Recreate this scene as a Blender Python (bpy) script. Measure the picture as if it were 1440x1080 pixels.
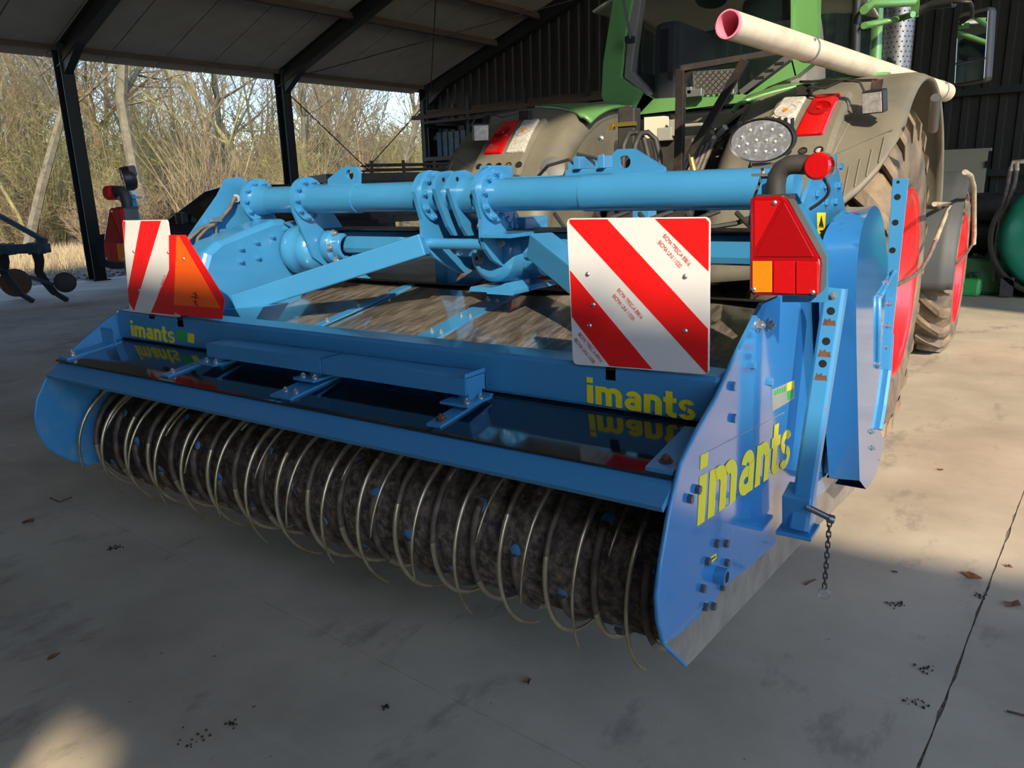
import bpy, bmesh, math, random
from mathutils import Vector, Matrix
random.seed(7)
SC = bpy.context.scene
COL = SC.collection
PI = math.pi
for o in list(bpy.data.objects): bpy.data.objects.remove(o)

# ------------------------------------------------------------------ camera
CAM = Vector((.61, -1.96, 1.62)); FPX = 1085.0
def _axes():
    vX = Vector((-935-720, 312-540, FPX)); p2 = vX+Vector((1000, -30.0, 0))
    n = vX.cross(p2).normalized()
    if n.y > 0: n = -n
    x = -vX.normalized(); y = n.cross(x)
    return x, y, n
AX, AY, AZ = _axes()
def cam2w(v): return Vector((AX.dot(v), AY.dot(v), AZ.dot(v)))
def ray(px, py): return cam2w(Vector((px-720, py-540, FPX))).normalized()
def at(px, py, ax, val):
    "world point where the sight line of a measured picture point meets the plane axis=val"
    d = ray(px, py); return CAM+d*((val-CAM[ax])/d[ax])
def yz(px, py, x=0.0): p = at(px, py, 0, x); return (p.y, p.z)
def xz(px, py, y=0.0): p = at(px, py, 1, y); return (p.x, p.z)
cd = bpy.data.cameras.new('camera'); cam = bpy.data.objects.new('camera', cd); COL.objects.link(cam)
r_, u_, b_ = cam2w(Vector((1, 0, 0))), cam2w(Vector((0, -1, 0))), cam2w(Vector((0, 0, -1)))
cam.matrix_world = Matrix(((r_.x, u_.x, b_.x, CAM.x), (r_.y, u_.y, b_.y, CAM.y), (r_.z, u_.z, b_.z, CAM.z), (0, 0, 0, 1)))
cd.sensor_width = 36; cd.lens = 36*FPX/1440; cd.clip_start = .05; cd.clip_end = 600
SC.camera = cam
# ------------------------------------------------------------------ light
SUND = Vector((-.83, 1, -.78)).normalized()      # direction the sunlight travels
sl = bpy.data.lights.new('sun', 'SUN'); sl.energy = 6.9; sl.angle = .011; sl.color = (1, .86, .66)
so = bpy.data.objects.new('sun', sl); COL.objects.link(so); so.rotation_euler = SUND.to_track_quat('-Z', 'Y').to_euler()
w = bpy.data.worlds.new('sky'); SC.world = w; w.use_nodes = True
nt = w.node_tree; bg = nt.nodes['Background']
sk = nt.nodes.new('ShaderNodeTexSky'); sk.sky_type = 'NISHITA'; sk.sun_disc = False
sk.sun_elevation = math.asin(-SUND.z); sk.sun_rotation = math.atan2(-SUND.x, -SUND.y); sk.air_density = 1.2; sk.dust_density = .6
tint = nt.nodes.new('ShaderNodeMix'); tint.data_type = 'RGBA'; tint.blend_type = 'MULTIPLY'; tint.inputs[0].default_value = 1; tint.inputs[7].default_value = (.80, .93, 1.20, 1); nt.links.new(sk.outputs[0], tint.inputs[6]); nt.links.new(tint.outputs[2], bg.inputs[0]); bg.inputs[1].default_value = .46
SC.view_settings.view_transform = 'Standard'; SC.view_settings.look = 'None'
SC.view_settings.exposure = 0.0; SC.view_settings.gamma = 1; SC.view_settings.use_curve_mapping = False

# ------------------------------------------------------------------ materials
def srgb(r, g, b):
    f = lambda c: (c/255/12.92) if c/255 <= .04045 else ((c/255+.055)/1.055)**2.4
    return (f(r), f(g), f(b), 1)
def mat(name, c, rough=.5, metal=0, c2=None, scale=5, lo=.35, hi=.65, bump=0, bscale=30, coat=0, detail=6, stretch=None, spec=None):
    m = bpy.data.materials.new(name); m.use_nodes = True; t = m.node_tree; b = t.nodes['Principled BSDF']
    b.inputs['Base Color'].default_value = c; b.inputs['Roughness'].default_value = rough; b.inputs['Metallic'].default_value = metal
    if coat: b.inputs['Coat Weight'].default_value = coat; b.inputs['Coat Roughness'].default_value = .06
    if spec is not None: b.inputs['Specular IOR Level'].default_value = spec
    tc = t.nodes.new('ShaderNodeTexCoord'); src = tc.outputs['Object']
    if stretch:
        mp = t.nodes.new('ShaderNodeMapping'); mp.inputs['Scale'].default_value = stretch; t.links.new(src, mp.inputs[0]); src = mp.outputs[0]
    if c2:
        n = t.nodes.new('ShaderNodeTexNoise'); n.inputs['Scale'].default_value = scale; n.inputs['Detail'].default_value = detail
        n.inputs['Roughness'].default_value = .65
        t.links.new(src, n.inputs['Vector'])
        r = t.nodes.new('ShaderNodeValToRGB'); r.color_ramp.elements[0].position = lo; r.color_ramp.elements[1].position = hi
        r.color_ramp.elements[0].color = c; r.color_ramp.elements[1].color = c2
        t.links.new(n.outputs['Fac'], r.inputs[0]); t.links.new(r.outputs[0], b.inputs['Base Color'])
    if bump:
        n2 = t.nodes.new('ShaderNodeTexNoise'); n2.inputs['Scale'].default_value = bscale; n2.inputs['Detail'].default_value = 5
        t.links.new(src, n2.inputs['Vector'])
        bm = t.nodes.new('ShaderNodeBump'); bm.inputs['Strength'].default_value = bump; bm.inputs['Distance'].default_value = .02
        t.links.new(n2.outputs['Fac'], bm.inputs['Height']); t.links.new(bm.outputs[0], b.inputs['Normal'])
    return m
M = {}
M['blue'] = mat('blue_paint', srgb(56, 127, 174), .28, 0, srgb(60, 133, 180), 3, coat=.5)
M['blue_worn'] = mat('worn_blue_paint', srgb(60, 131, 178), .35, 0, srgb(112, 98, 84), 11, .66, .72, coat=.2)
M['blue_gloss'] = mat('glossy_blue_paint', srgb(52, 124, 186), .12, 0, srgb(56, 130, 192), 2, coat=1)
M['steel_worn'] = mat('worn_bare_steel', srgb(152, 142, 130), .4, .25, srgb(112, 100, 88), 6, .4, .7, bump=.1)
M['galv'] = mat('zinc_bolt', srgb(175, 178, 180), .35, .8)
M['steel'] = mat('grey_steel', srgb(120, 122, 124), .4, .8)
M['rust'] = mat('rusty_steel', srgb(110, 76, 52), .8, .1, srgb(70, 52, 42), 30)
M['holeblack'] = mat('dark_hole', srgb(12, 11, 10), .9)
M['drum'] = mat('earthy_rusty_drum', srgb(62, 52, 44), .8, .05, srgb(134, 114, 98), 34, .42, .66, bump=1, bscale=60, detail=10)
M['rib'] = mat('rusty_rib_steel', srgb(116, 100, 84), .55, .2, srgb(72, 58, 48), 24, bump=.3)
M['tine'] = mat('polished_tine_steel', srgb(206, 192, 160), .32, .7, srgb(160, 140, 108), 12)
M['smoked'] = mat('smoked_cover_sheet', srgb(20, 20, 24), .1, 0, srgb(36, 34, 36), 8, .5, .75, coat=.8)
M['cover'] = mat('scratched_clear_brown_sheet', srgb(78, 72, 64), .2, 0, srgb(146, 136, 122), 34, .40, .74, coat=1, stretch=(1, .12, 1), bump=.03, bscale=20)
M['white'] = mat('reflective_white', srgb(214, 213, 210), .35)
M['red'] = mat('reflective_red', srgb(226, 26, 26), .35)
M['reddark'] = mat('red_border', srgb(190, 22, 24), .4)
M['orange'] = mat('fluorescent_orange', srgb(250, 96, 16), .45)
M['redlens'] = mat('red_lens', srgb(156, 7, 15), .14, 0, srgb(146, 6, 12), 60, coat=.8)
M['redlens2'] = mat('bright_red_lens', srgb(192, 16, 20), .14, 0, srgb(180, 12, 16), 90, coat=.8)
M['amber'] = mat('amber_lens', srgb(238, 132, 24), .12, 0, srgb(228, 122, 18), 90, coat=1)
M['clearlens'] = mat('clear_lens', srgb(222, 218, 208), .1, .2, srgb(176, 168, 156), 50, coat=1)
M['led'] = mat('led_lens', srgb(146, 148, 152), .15, .3, srgb(212, 214, 218), 60, .5, .7, coat=1)
M['rubber'] = mat('black_rubber', srgb(42, 41, 40), .6, 0, srgb(58, 56, 53), 15)
M['plastic'] = mat('black_plastic', srgb(34, 34, 36), .45)
M['greyplastic'] = mat('dusty_grey_plastic', srgb(74, 75, 76), .5, 0, srgb(90, 88, 84), 6)
M['yellow'] = mat('yellow_print', srgb(232, 216, 40), .4)
M['stickergrey'] = mat('sticker_grey', srgb(150, 150, 138), .4)
M['stickergreen'] = mat('sticker_green', srgb(40, 165, 70), .4)
M['chrome'] = mat('chain_steel', srgb(100, 98, 96), .35, .9)
# tractor
M['tgreen'] = mat('tractor_green_paint', srgb(100, 148, 86), .28, 0, srgb(94, 141, 80), 3, coat=.4)
M['tgrey'] = mat('dusty_olive_grey_plastic', srgb(98, 95, 82), .55, 0, srgb(120, 113, 97), 3, .35, .7, bump=.05)
M['tyre'] = mat('muddy_tyre_rubber', srgb(76, 71, 65), .8, 0, srgb(140, 119, 92), 3.5, .38, .68, bump=.3, bscale=25)
M['rimred'] = mat('red_rim_paint', srgb(226, 38, 42), .32, 0, srgb(212, 30, 36), 4, coat=.3)
M['glass'] = bpy.data.materials.new('cab_glass'); M['glass'].use_nodes = True
_b = M['glass'].node_tree.nodes['Principled BSDF']; _b.inputs['Base Color'].default_value = (.02, .04, .035, 1); _b.inputs['Roughness'].default_value = .02
_b.inputs['Transmission Weight'].default_value = 0; _b.inputs['Alpha'].default_value = .14
M['liner'] = mat('beige_cab_liner', srgb(214, 203, 180), .7)
M['seat'] = mat('dark_seat_fabric', srgb(44, 44, 50), .85)
M['seatgrey'] = mat('dusty_grey_seat_shell', srgb(120, 114, 108), .6)
M['framebar'] = mat('grimy_dark_steel', srgb(50, 46, 44), .5, .4, srgb(92, 70, 60), 12, .5, .75)
M['pipe'] = mat('cream_plastic_pipe', srgb(206, 193, 168), .45, 0, srgb(186, 171, 146), 6, .45, .7)
M['pink'] = mat('pink_pipe_end', srgb(232, 140, 160), .5)
M['brass'] = mat('brass', srgb(200, 168, 90), .35, .8)
M['mirror'] = mat('mirror_glass', srgb(225, 228, 230), .02, 1)
M['dirtyhose'] = mat('dusty_hose', srgb(116, 104, 94), .6, 0, srgb(80, 72, 66), 20)
M['creampaint'] = mat('dusty_cream_tube', srgb(196, 184, 156), .5, 0, srgb(150, 134, 108), 12)
# barn
M['concrete'] = None
M['sheet'] = mat('dark_corrugated_sheet', srgb(28, 27, 22), .7, 0, srgb(23, 22, 18), 2)
M['frame'] = mat('dark_green_steel_frame', srgb(17, 25, 21), .6, 0, srgb(13, 19, 17), 6)
M['rod'] = mat('rusty_brace_rod', srgb(50, 38, 34), .7)
M['wood'] = mat('old_brown_timber', srgb(78, 60, 44), .8, 0, srgb(56, 44, 34), 4, stretch=(6, .6, 6))
M['roofpanel'] = mat('grey_roof_board', srgb(150, 143, 131), .8, 0, srgb(132, 125, 114), 1.4, .3, .7)
M['doorgrey'] = mat('grey_door_sheet', srgb(138, 134, 116), .6)
M['tank'] = mat('green_tank_plastic', srgb(36, 140, 112), .3, 0, srgb(48, 156, 128), 2)
M['jerry'] = mat('dark_green_plastic', srgb(30, 84, 46), .5)
M['greenb'] = mat('light_green_plastic', srgb(50, 150, 74), .4)
M['mudguard'] = mat('grey_mudguard_plastic', srgb(56, 60, 62), .6, 0, srgb(66, 68, 68), 5)
M['blue_scuffed'] = mat('scuffed_blue_paint', srgb(62, 134, 180), .35, 0, srgb(122, 150, 166), 9, .5, .8, coat=.2)
# outdoors
M['bark'] = mat('pale_lichen_bark', srgb(116, 108, 84), .9, 0, srgb(88, 78, 58), 3, bump=.4, bscale=12)  # grey-tan bark mottled with darker brown
M['bark2'] = mat('tan_twig_bark', srgb(148, 128, 94), .9, 0, srgb(108, 90, 62), 2)
M['bark3'] = mat('yellow_green_twig_bark', srgb(144, 136, 84), .9, 0, srgb(108, 98, 60), 2)
M['grass'] = mat('dry_straw_grass', srgb(184, 160, 118), .9, 0, srgb(146, 126, 88), 2)
M['field'] = mat('dry_field_ground', srgb(160, 136, 100), .95, 0, srgb(112, 98, 66), .8, .4, .7, bump=.5, bscale=4)
M['litter'] = mat('brown_leaf_litter', srgb(120, 104, 88), .9, 0, srgb(66, 56, 46), 6)
M['joint'] = mat('joint_filler', srgb(140, 129, 112), .95, 0, srgb(76, 66, 54), 20)
M['dirt'] = mat('dark_soil', srgb(58, 50, 42), .95)
M['leaf'] = mat('dry_brown_leaf', srgb(122, 78, 48), .8)
M['carpaint'] = mat('dark_car_paint', srgb(40, 40, 48), .2, .3, coat=1)
M['carglass'] = mat('car_glass_tree_reflection', srgb(120, 124, 104), .05, .9, srgb(60, 64, 58), 5, coat=1)  # mottled grey-green puts a reflection of trees into the glass colour
M['wagon'] = mat('dark_weathered_wagon', srgb(66, 62, 56), .7, 0, srgb(52, 48, 44), 5)
M['cult'] = mat('dull_blue_grey_implement', srgb(62, 84, 100), .6, 0, srgb(50, 60, 66), 8)
M['cultdark'] = mat('dark_worn_tine', srgb(46, 42, 40), .6, .3)

def concrete():
    m = bpy.data.materials.new('barn_concrete'); m.use_nodes = True; t = m.node_tree; b = t.nodes['Principled BSDF']
    L = t.links.new; tc = t.nodes.new('ShaderNodeTexCoord')
    def noise(s, d=8, r=.6, st=None):
        n = t.nodes.new('ShaderNodeTexNoise'); n.inputs['Scale'].default_value = s; n.inputs['Detail'].default_value = d; n.inputs['Roughness'].default_value = r
        if st:
            mp = t.nodes.new('ShaderNodeMapping'); mp.inputs['Scale'].default_value = st; L(tc.outputs['Object'], mp.inputs[0]); L(mp.outputs[0], n.inputs['Vector'])
        else: L(tc.outputs['Object'], n.inputs['Vector'])
        return n
    def ramp(n, a, ca, z, cz):
        r = t.nodes.new('ShaderNodeValToRGB'); e = r.color_ramp.elements; e[0].position = a; e[0].color = ca; e[1].position = z; e[1].color = cz
        L(n.outputs['Fac'], r.inputs[0]); return r
    def mix(f, a, c2):
        x = t.nodes.new('ShaderNodeMix'); x.data_type = 'RGBA'; L(f, x.inputs[0]); L(a, x.inputs[6])
        if isinstance(c2, tuple): x.inputs[7].default_value = c2
        else: L(c2, x.inputs[7])
        return x.outputs[2]
    base = ramp(noise(.9, 10, .62), .3, srgb(156, 143, 124), .72, srgb(200, 186, 162))
    st = ramp(noise(3.1, 12, .7, (1, .45, 1)), .56, (0, 0, 0, 1), .74, (1, 1, 1, 1))
    c = mix(st.outputs[0], base.outputs[0], srgb(118, 108, 96))
    lt = ramp(noise(1.7, 9, .6, (.5, 1.4, 1)), .62, (0, 0, 0, 1), .8, (1, 1, 1, 1)); c = mix(lt.outputs[0], c, srgb(192, 184, 168))
    sp = ramp(noise(38, 3, .5), .72, (0, 0, 0, 1), .76, (1, 1, 1, 1)); c = mix(sp.outputs[0], c, srgb(96, 84, 72))
    L(c, b.inputs['Base Color']); b.inputs['Specular IOR Level'].default_value = .3
    rr = ramp(noise(2.2, 8, .6), .3, (.6, .6, .6, 1), .7, (.88, .88, .88, 1)); L(rr.outputs[0], b.inputs['Roughness'])
    bp = t.nodes.new('ShaderNodeBump'); bp.inputs['Strength'].default_value = .18; bp.inputs['Distance'].default_value = .01
    L(noise(14, 10, .7).outputs['Fac'], bp.inputs['Height']); L(bp.outputs[0], b.inputs['Normal'])
    return m
M['concrete'] = concrete()

# ------------------------------------------------------------------ mesh builder
I4 = Matrix.Identity(4)
def frame(p, q, up=Vector((0, 0, 1))):
    d = (Vector(q)-Vector(p)).normalized()
    if abs(d.dot(up)) > .98: up = Vector((0, 1, 0))
    s = d.cross(up).normalized(); u = s.cross(d).normalized()
    return d, s, u
class MB:
    def __init__(s): s.v = []; s.f = []; s.m = []; s.sm = []
    def add(s, vs, fs, mi=0, smooth=False):
        b = len(s.v); s.v += [tuple(x) for x in vs]
        for f in fs: s.f.append([b+i for i in f]); s.m.append(mi); s.sm.append(smooth)
        return s
    def box(s, c, d, mi=0, T=None):
        x, y, z = d[0]/2, d[1]/2, d[2]/2
        vs = [Vector((c[0]+i*x, c[1]+j*y, c[2]+k*z)) for i in (-1, 1) for j in (-1, 1) for k in (-1, 1)]
        if T is not None: vs = [T @ v for v in vs]
        return s.add(vs, [(0, 1, 3, 2), (4, 6, 7, 5), (0, 4, 5, 1), (2, 3, 7, 6), (0, 2, 6, 4), (1, 5, 7, 3)], mi)
    def bb(s, a, b, mi=0):
        return s.box([(a[i]+b[i])/2 for i in range(3)], [abs(a[i]-b[i]) for i in range(3)], mi)
    def bar(s, p, q, w, h, mi=0, up=Vector((0, 0, 1))):
        p, q = Vector(p), Vector(q); d, sd, u = frame(p, q, up)
        vs = []
        for e in (p, q):
            for a, b in ((-1, -1), (1, -1), (1, 1), (-1, 1)): vs.append(e+sd*a*w/2+u*b*h/2)
        return s.add(vs, [(3, 2, 1, 0), (4, 5, 6, 7), (0, 1, 5, 4), (1, 2, 6, 5), (2, 3, 7, 6), (3, 0, 4, 7)], mi)
    def tube(s, pts, r, n=8, mi=0, caps=True, up=Vector((0, 0, 1))):
        pts = [Vector(p) for p in pts]; rs = r if isinstance(r, (list, tuple)) else [r]*len(pts); vs = []; fs = []
        ref = None
        for i, p in enumerate(pts):
            a = pts[max(i-1, 0)]; b = pts[min(i+1, len(pts)-1)]; d = (b-a).normalized()
            if ref is None:
                ref = up if abs(d.dot(up)) < .95 else Vector((1, 0, 0))
            sd = d.cross(ref).normalized(); u = sd.cross(d); ref = u
            for k in range(n):
                t = 2*PI*k/n; vs.append(p+(sd*math.cos(t)+u*math.sin(t))*rs[i])
        for i in range(len(pts)-1):
            for k in range(n): fs.append((i*n+k, i*n+(k+1) % n, (i+1)*n+(k+1) % n, (i+1)*n+k))
        s.add(vs, fs, mi, n > 6)
        if caps:
            s.add([vs[k] for k in range(n)], [tuple(reversed(range(n)))], mi); s.add([vs[(len(pts)-1)*n+k] for k in range(n)], [tuple(range(n))], mi)
        return s
    def cyl(s, p, q, r, n=16, mi=0, r2=None): return s.tube([p, q], [r, r if r2 is None else r2], n, mi)
    def pipe(s, p, q, r, ri, n=24, mi=0, mi2=None):
        p, q = Vector(p), Vector(q); d, sd, u = frame(p, q); vs = []
        for e, rr in ((p, r), (q, r), (q, ri), (p, ri)):
            for k in range(n): t = 2*PI*k/n; vs.append(e+(sd*math.cos(t)+u*math.sin(t))*rr)
        for a in range(4):
            b = (a+1) % 4
            s.add([vs[a*n+k] for k in range(n)]+[vs[b*n+k] for k in range(n)], [(k, (k+1) % n, n+(k+1) % n, n+k) for k in range(n)], mi if (a == 0 or mi2 is None) else mi2, a in (0, 2))
        return s
    def prism(s, poly, ax, a, b, mi=0, side=None):
        "poly in the two other axes (in order), swept along axis ax from a to b"
        def P(p, t):
            l = [p[0], p[1]]; l.insert(ax, t); return Vector(l)
        n = len(poly); vs = [P(p, a) for p in poly]+[P(p, b) for p in poly]
        s.add(vs, [tuple(range(n)), tuple(range(2*n-1, n-1, -1))], mi)
        s.add(vs, [(i, (i+1) % n, n+(i+1) % n, n+i) for i in range(n)], mi if side is None else side)
        return s
    def revolve(s, prof, c, ax=0, n=32, mi=0, a0=0, a1=2*PI, smooth=True):
        "prof: (axial, radius[, mat])"
        full = abs(a1-a0-2*PI) < 1e-6; k = n if full else n+1; vs = []
        for p in prof:
            for i in range(k):
                t = a0+(a1-a0)*i/n; cc, ss = p[1]*math.cos(t), p[1]*math.sin(t)
                l = {0: (p[0], cc, ss), 1: (cc, p[0], ss), 2: (cc, ss, p[0])}[ax]; vs.append(Vector(c)+Vector(l))
        b = len(s.v); s.v += [tuple(x) for x in vs]
        for j in range(len(prof)-1):
            for i in range(n):
                i2 = (i+1) % k
                s.f.append([b+j*k+i, b+j*k+i2, b+(j+1)*k+i2, b+(j+1)*k+i]); s.m.append(prof[j][2] if len(prof[j]) > 2 else mi); s.sm.append(smooth)
        return s
    def grid(s, fn, nu, nv, mi=0, smooth=True):
        vs = [fn(i/nu, j/nv) for i in range(nu+1) for j in range(nv+1)]
        return s.add(vs, [(i*(nv+1)+j, (i+1)*(nv+1)+j, (i+1)*(nv+1)+j+1, i*(nv+1)+j+1) for i in range(nu) for j in range(nv)], mi, smooth)
    def mesh(s, name, mats):
        me = bpy.data.meshes.new(name); me.from_pydata(s.v, [], s.f)
        for m in mats: me.materials.append(M[m] if isinstance(m, str) else m)
        me.polygons.foreach_set('material_index', s.m); me.polygons.foreach_set('use_smooth', s.sm)
        me.update(); return me
WM = {}
def link(name, me, parent=None, W=None, bev=0, solid=0, seg=2):
    o = bpy.data.objects.new(name, me); COL.objects.link(o); W = W or I4; WM[o.name] = W
    if parent is not None:
        o.parent = parent; o.matrix_parent_inverse = WM[parent.name].inverted()
    o.matrix_basis = W
    if bev:
        b = o.modifiers.new('bevel', 'BEVEL'); b.width = bev; b.segments = seg; b.limit_method = 'ANGLE'; b.angle_limit = math.radians(40)
        b.harden_normals = False
    if solid:
        so_ = o.modifiers.new('solid', 'SOLIDIFY'); so_.thickness = solid; so_.offset = 0
    return o
def part(name, mb, mats, parent, W=None, bev=0, solid=0, label=None):
    if not isinstance(mats, (list, tuple)): mats = [mats]
    me = mb.mesh(name, mats)
    bm = bmesh.new(); bm.from_mesh(me); bmesh.ops.recalc_face_normals(bm, faces=bm.faces); bm.to_mesh(me); bm.free()
    o = link(name, me, parent, W, bev, solid)
    if label: o['label'] = label
    return o
def copies(proto, name, parent, mats_):
    out = []
    for W in mats_: out.append(link(name, proto, parent, W))
    return out
def thing(name, label, cat, loc, group=None):
    o = bpy.data.objects.new(name, None); COL.objects.link(o); o.location = loc; WM[o.name] = Matrix.Translation(loc)
    o.empty_display_size = .1
    o['label'] = label; o['category'] = cat
    if group: o['group'] = group
    return o
def tag(o, label, cat, group=None, kind=None):
    o['label'] = label; o['category'] = cat
    if group: o['group'] = group
    if kind: o['kind'] = kind
    return o
def structure(o): o['kind'] = 'structure'; return o
def rotX(a): return Matrix.Rotation(a, 4, 'X')
def basis(p, d, up=Vector((0, 0, 1))):
    "matrix whose local Z runs along d at p"
    d = Vector(d).normalized()
    if abs(d.dot(up)) > .98: up = Vector((0, 1, 0))
    x = up.cross(d).normalized(); y = d.cross(x)
    return Matrix(((x.x, y.x, d.x, p[0]), (x.y, y.y, d.y, p[1]), (x.z, y.z, d.z, p[2]), (0, 0, 0, 1)))
def boltmesh(name, r, h, m='galv', washer=True):
    b = MB()
    if washer: b.cyl((0, 0, 0), (0, 0, h*.2), r*1.45, 12)
    b.cyl((0, 0, 0), (0, 0, h*.85), r, 6)
    if washer: b.cyl((0, 0, h*.75), (0, 0, h*1.15), r*.5, 8)
    return b.mesh(name, [m])
B_S = boltmesh('small_bolt', .008, .012); B_M = boltmesh('medium_bolt', .013, .018); B_BL = boltmesh('blue_bolt', .011, .016, 'blue'); B_BIG = boltmesh('large_bolt', .0125, .012, 'blue', False)
B_BIGS = boltmesh('large_steel_bolt', .012, .013, 'steel', False); B_R = boltmesh('rusty_bolt', .011, .016, 'rust')
def bolts(parent, pts, d, me=B_S, name='bolt'):
    for p in pts: link(name, me, parent, basis(p, d))
def lettering(name, txt, W, size, m, parent, bold=.0, sx=1, ext=.0008, space=1, shear=0):
    cu = bpy.data.curves.new(name, 'FONT'); cu.body = txt; cu.size = size; cu.offset = bold; cu.extrude = ext; cu.space_character = space; cu.shear = shear
    t = bpy.data.objects.new('tmp', cu); COL.objects.link(t); bpy.context.view_layer.update()
    me = bpy.data.meshes.new_from_object(t.evaluated_get(bpy.context.evaluated_depsgraph_get())); bpy.data.objects.remove(t)
    me.materials.clear(); me.materials.append(M[m])
    o = link(name, me, parent, W @ Matrix.Diagonal((sx, 1, 1, 1)))
    return o
# ================================================================== THE BARN
BX = Vector((.99672, -.08085, 0)); BY = Vector((.08085, .99672, 0)); B0 = Vector((-15.42, 6.241, 0))
WB = Matrix(((BX.x, BY.x, 0, B0.x), (BX.y, BY.y, 0, B0.y), (0, 0, 1, 0), (0, 0, 0, 1)))
def inb(p): d = Vector(p)-B0; return d.dot(BX), d.dot(BY)
RS = .337; RIDGE = 25.0
def roofz(u): return 4.5+RS*(u if u < RIDGE else 2*RIDGE-u)
# floor: cast slabs with open joints
fb = MB(); fb.bb((-.3, -16, -.14), (34, 12, -.004))
floor = structure(part('floor', fb, 'joint', None, WB))
us = [-.3, 1.36, 6.36, 11.36, 16.36, 21.36, 26.36, 34]; ss = [-16, -10.31, -5.31, -.31, 4.69, 12]
rj = random.Random(3)
for i in range(len(us)-1):
    for j in range(len(ss)-1):
        g = .0022; u0, u1, s0, s1 = us[i]+g, us[i+1]-g, ss[j]+.0007, ss[j+1]-.0007
        b = MB(); pts = []
        def edge(a, c, n):      # slightly crumbled slab edges
            for k in range(n):
                t = k/n; q = a+(c-a)*t; d = (c-a).normalized(); nn = Vector((-d.y, d.x)); pts.append(q+nn*(rj.random()**4*(.007 if abs(d.y) > .5 else .001) if 0 < k else 0))
        A_, B_, C_, D_ = Vector((u0, s0)), Vector((u1, s0)), Vector((u1, s1)), Vector((u0, s1))
        near = u0 > 5
        for a, c in ((A_, B_), (B_, C_), (C_, D_), (D_, A_)): edge(a, c, 70 if near else 3)
        b.prism([(p.x, p.y) for p in pts], 2, -.12, 0)
        part('slab', b, M['concrete'], floor, WB)
# outside ground
gb = MB(); gb.grid(lambda a, c: Vector((-150+a*149.5, -60+c*220, -.32+.05*math.sin(a*40)*math.cos(c*31))), 60, 60)
structure(part('ground', gb, 'field', None))
gb = MB(); gb.grid(lambda a, c: Vector((-.5+a*130, -60+c*220, -.17)), 4, 4)
structure(part('ground', gb, 'field', None))
gb = MB(); gb.grid(lambda a, c: Vector((-6.2+5.9*a+.3*math.sin(c*60)*(1-a), -16+32*c, -.06-.2*(1-a)+.02*math.sin(a*9+c*50))), 20, 60); structure(part('ground', gb, 'litter', None, WB))
# frames
SF = [-9.72, -4.72, .28, 5.28, 10.2]
def ibeam(b, p, q, hgt, wid, up, tf=.018, tw=.012):
    p, q = Vector(p), Vector(q); d, sd, u = frame(p, q, up)
    b.bar(p+u*(hgt/2-tf/2), q+u*(hgt/2-tf/2), wid, tf, up=up); b.bar(p-u*(hgt/2-tf/2), q-u*(hgt/2-tf/2), wid, tf, up=up); b.bar(p, q, tw, hgt-2*tf, up=up)
for i, s in enumerate(SF):
    b = MB(); ibeam(b, (0, s, 0), (0, s, 4.6), .3, .24, Vector((1, 0, 0)))
    b.box((0, s, .012), (.42, .34, .024)); b.bb((-.12, s-.006, 0), (.12, s+.006, 4.5))
    o = structure(part('trim_column_%d' % (i+1), b, 'frame', None, WB))
    b = MB(); ibeam(b, (-.1, s, roofz(-.1)-.2), (RIDGE, s, roofz(RIDGE)-.2), .34, .2, Vector((0, 0, 1)))
    b.prism([(.14, 3.95), (.14, 4.35), (1.25, roofz(1.25)-.34), (1.0, roofz(1.0)-.34)], 1, s-.08, s+.08)
    structure(part('trim_rafter_%d' % (i+1), b, 'frame', None, WB))
b = MB(); b.bb((-.2, -9.9, 4.43), (-.04, 10.4, 4.6)); b.bb((-.04, -9.9, 4.4), (.06, 10.4, 4.5))
structure(part('trim_eave', b, 'wood', None, WB))
for k, u in enumerate([2.7, 4.1, 5.5, 7, 8.5, 10, 11.5, 13, 14.5, 16, 17.5, 19, 20.5, 22, 23.5]):
    b = MB(); b.bar((u, -9.9, roofz(u)-.1), (u, 10.4, roofz(u)-.1), .07, .17, up=Vector((-RS, 0, 1)))
    structure(part('trim_purlin_%d' % (k+1), b, 'wood', None, WB))
ceil = MB(); ceil.bar((-.5, .3, roofz(-.5)+.06), (RIDGE, .3, roofz(RIDGE)+.06), 20.4, .02); ceil.bar((RIDGE, .3, roofz(RIDGE)+.06), (34, .3, roofz(34)+.06), 20.4, .02)
ceiling = structure(part('ceiling', ceil, 'sheet', None, WB))
def rpanel(u0, u1, s):
    b = MB(); b.bar((u0, s, roofz(u0)), (u1, s, roofz(u1)), 1.085, .05); return b.mesh('roof_panel', ['roofpanel'])
pa = rpanel(-.45, 12.5, 0); pb = rpanel(12.52, RIDGE-.02, 0)
for k in range(18):
    for me in (pa, pb): link('roof_panel', me, ceiling, WB @ Matrix.Translation((0, -9.3+k*1.11, 0)))
# cross rods
def rod(n, a, c, r=.016):
    b = MB(); b.cyl(a, c, r, 8); structure(part(n, b, 'rod', None, WB))
rod('trim_brace_1', (.05, 5.35, 4.0), (.05, 10.1, .4)); rod('trim_brace_2', (.05, 10.1, 4.0), (.05, 5.35, .4))
rod('trim_brace_3', (.3, 5.4, roofz(.3)-.3), (5.2, 10.1, roofz(5.2)-.3), .014); rod('trim_brace_4', (.3, 10.1, roofz(.3)-.3), (5.2, 5.4, roofz(5.2)-.3), .014)
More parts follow.
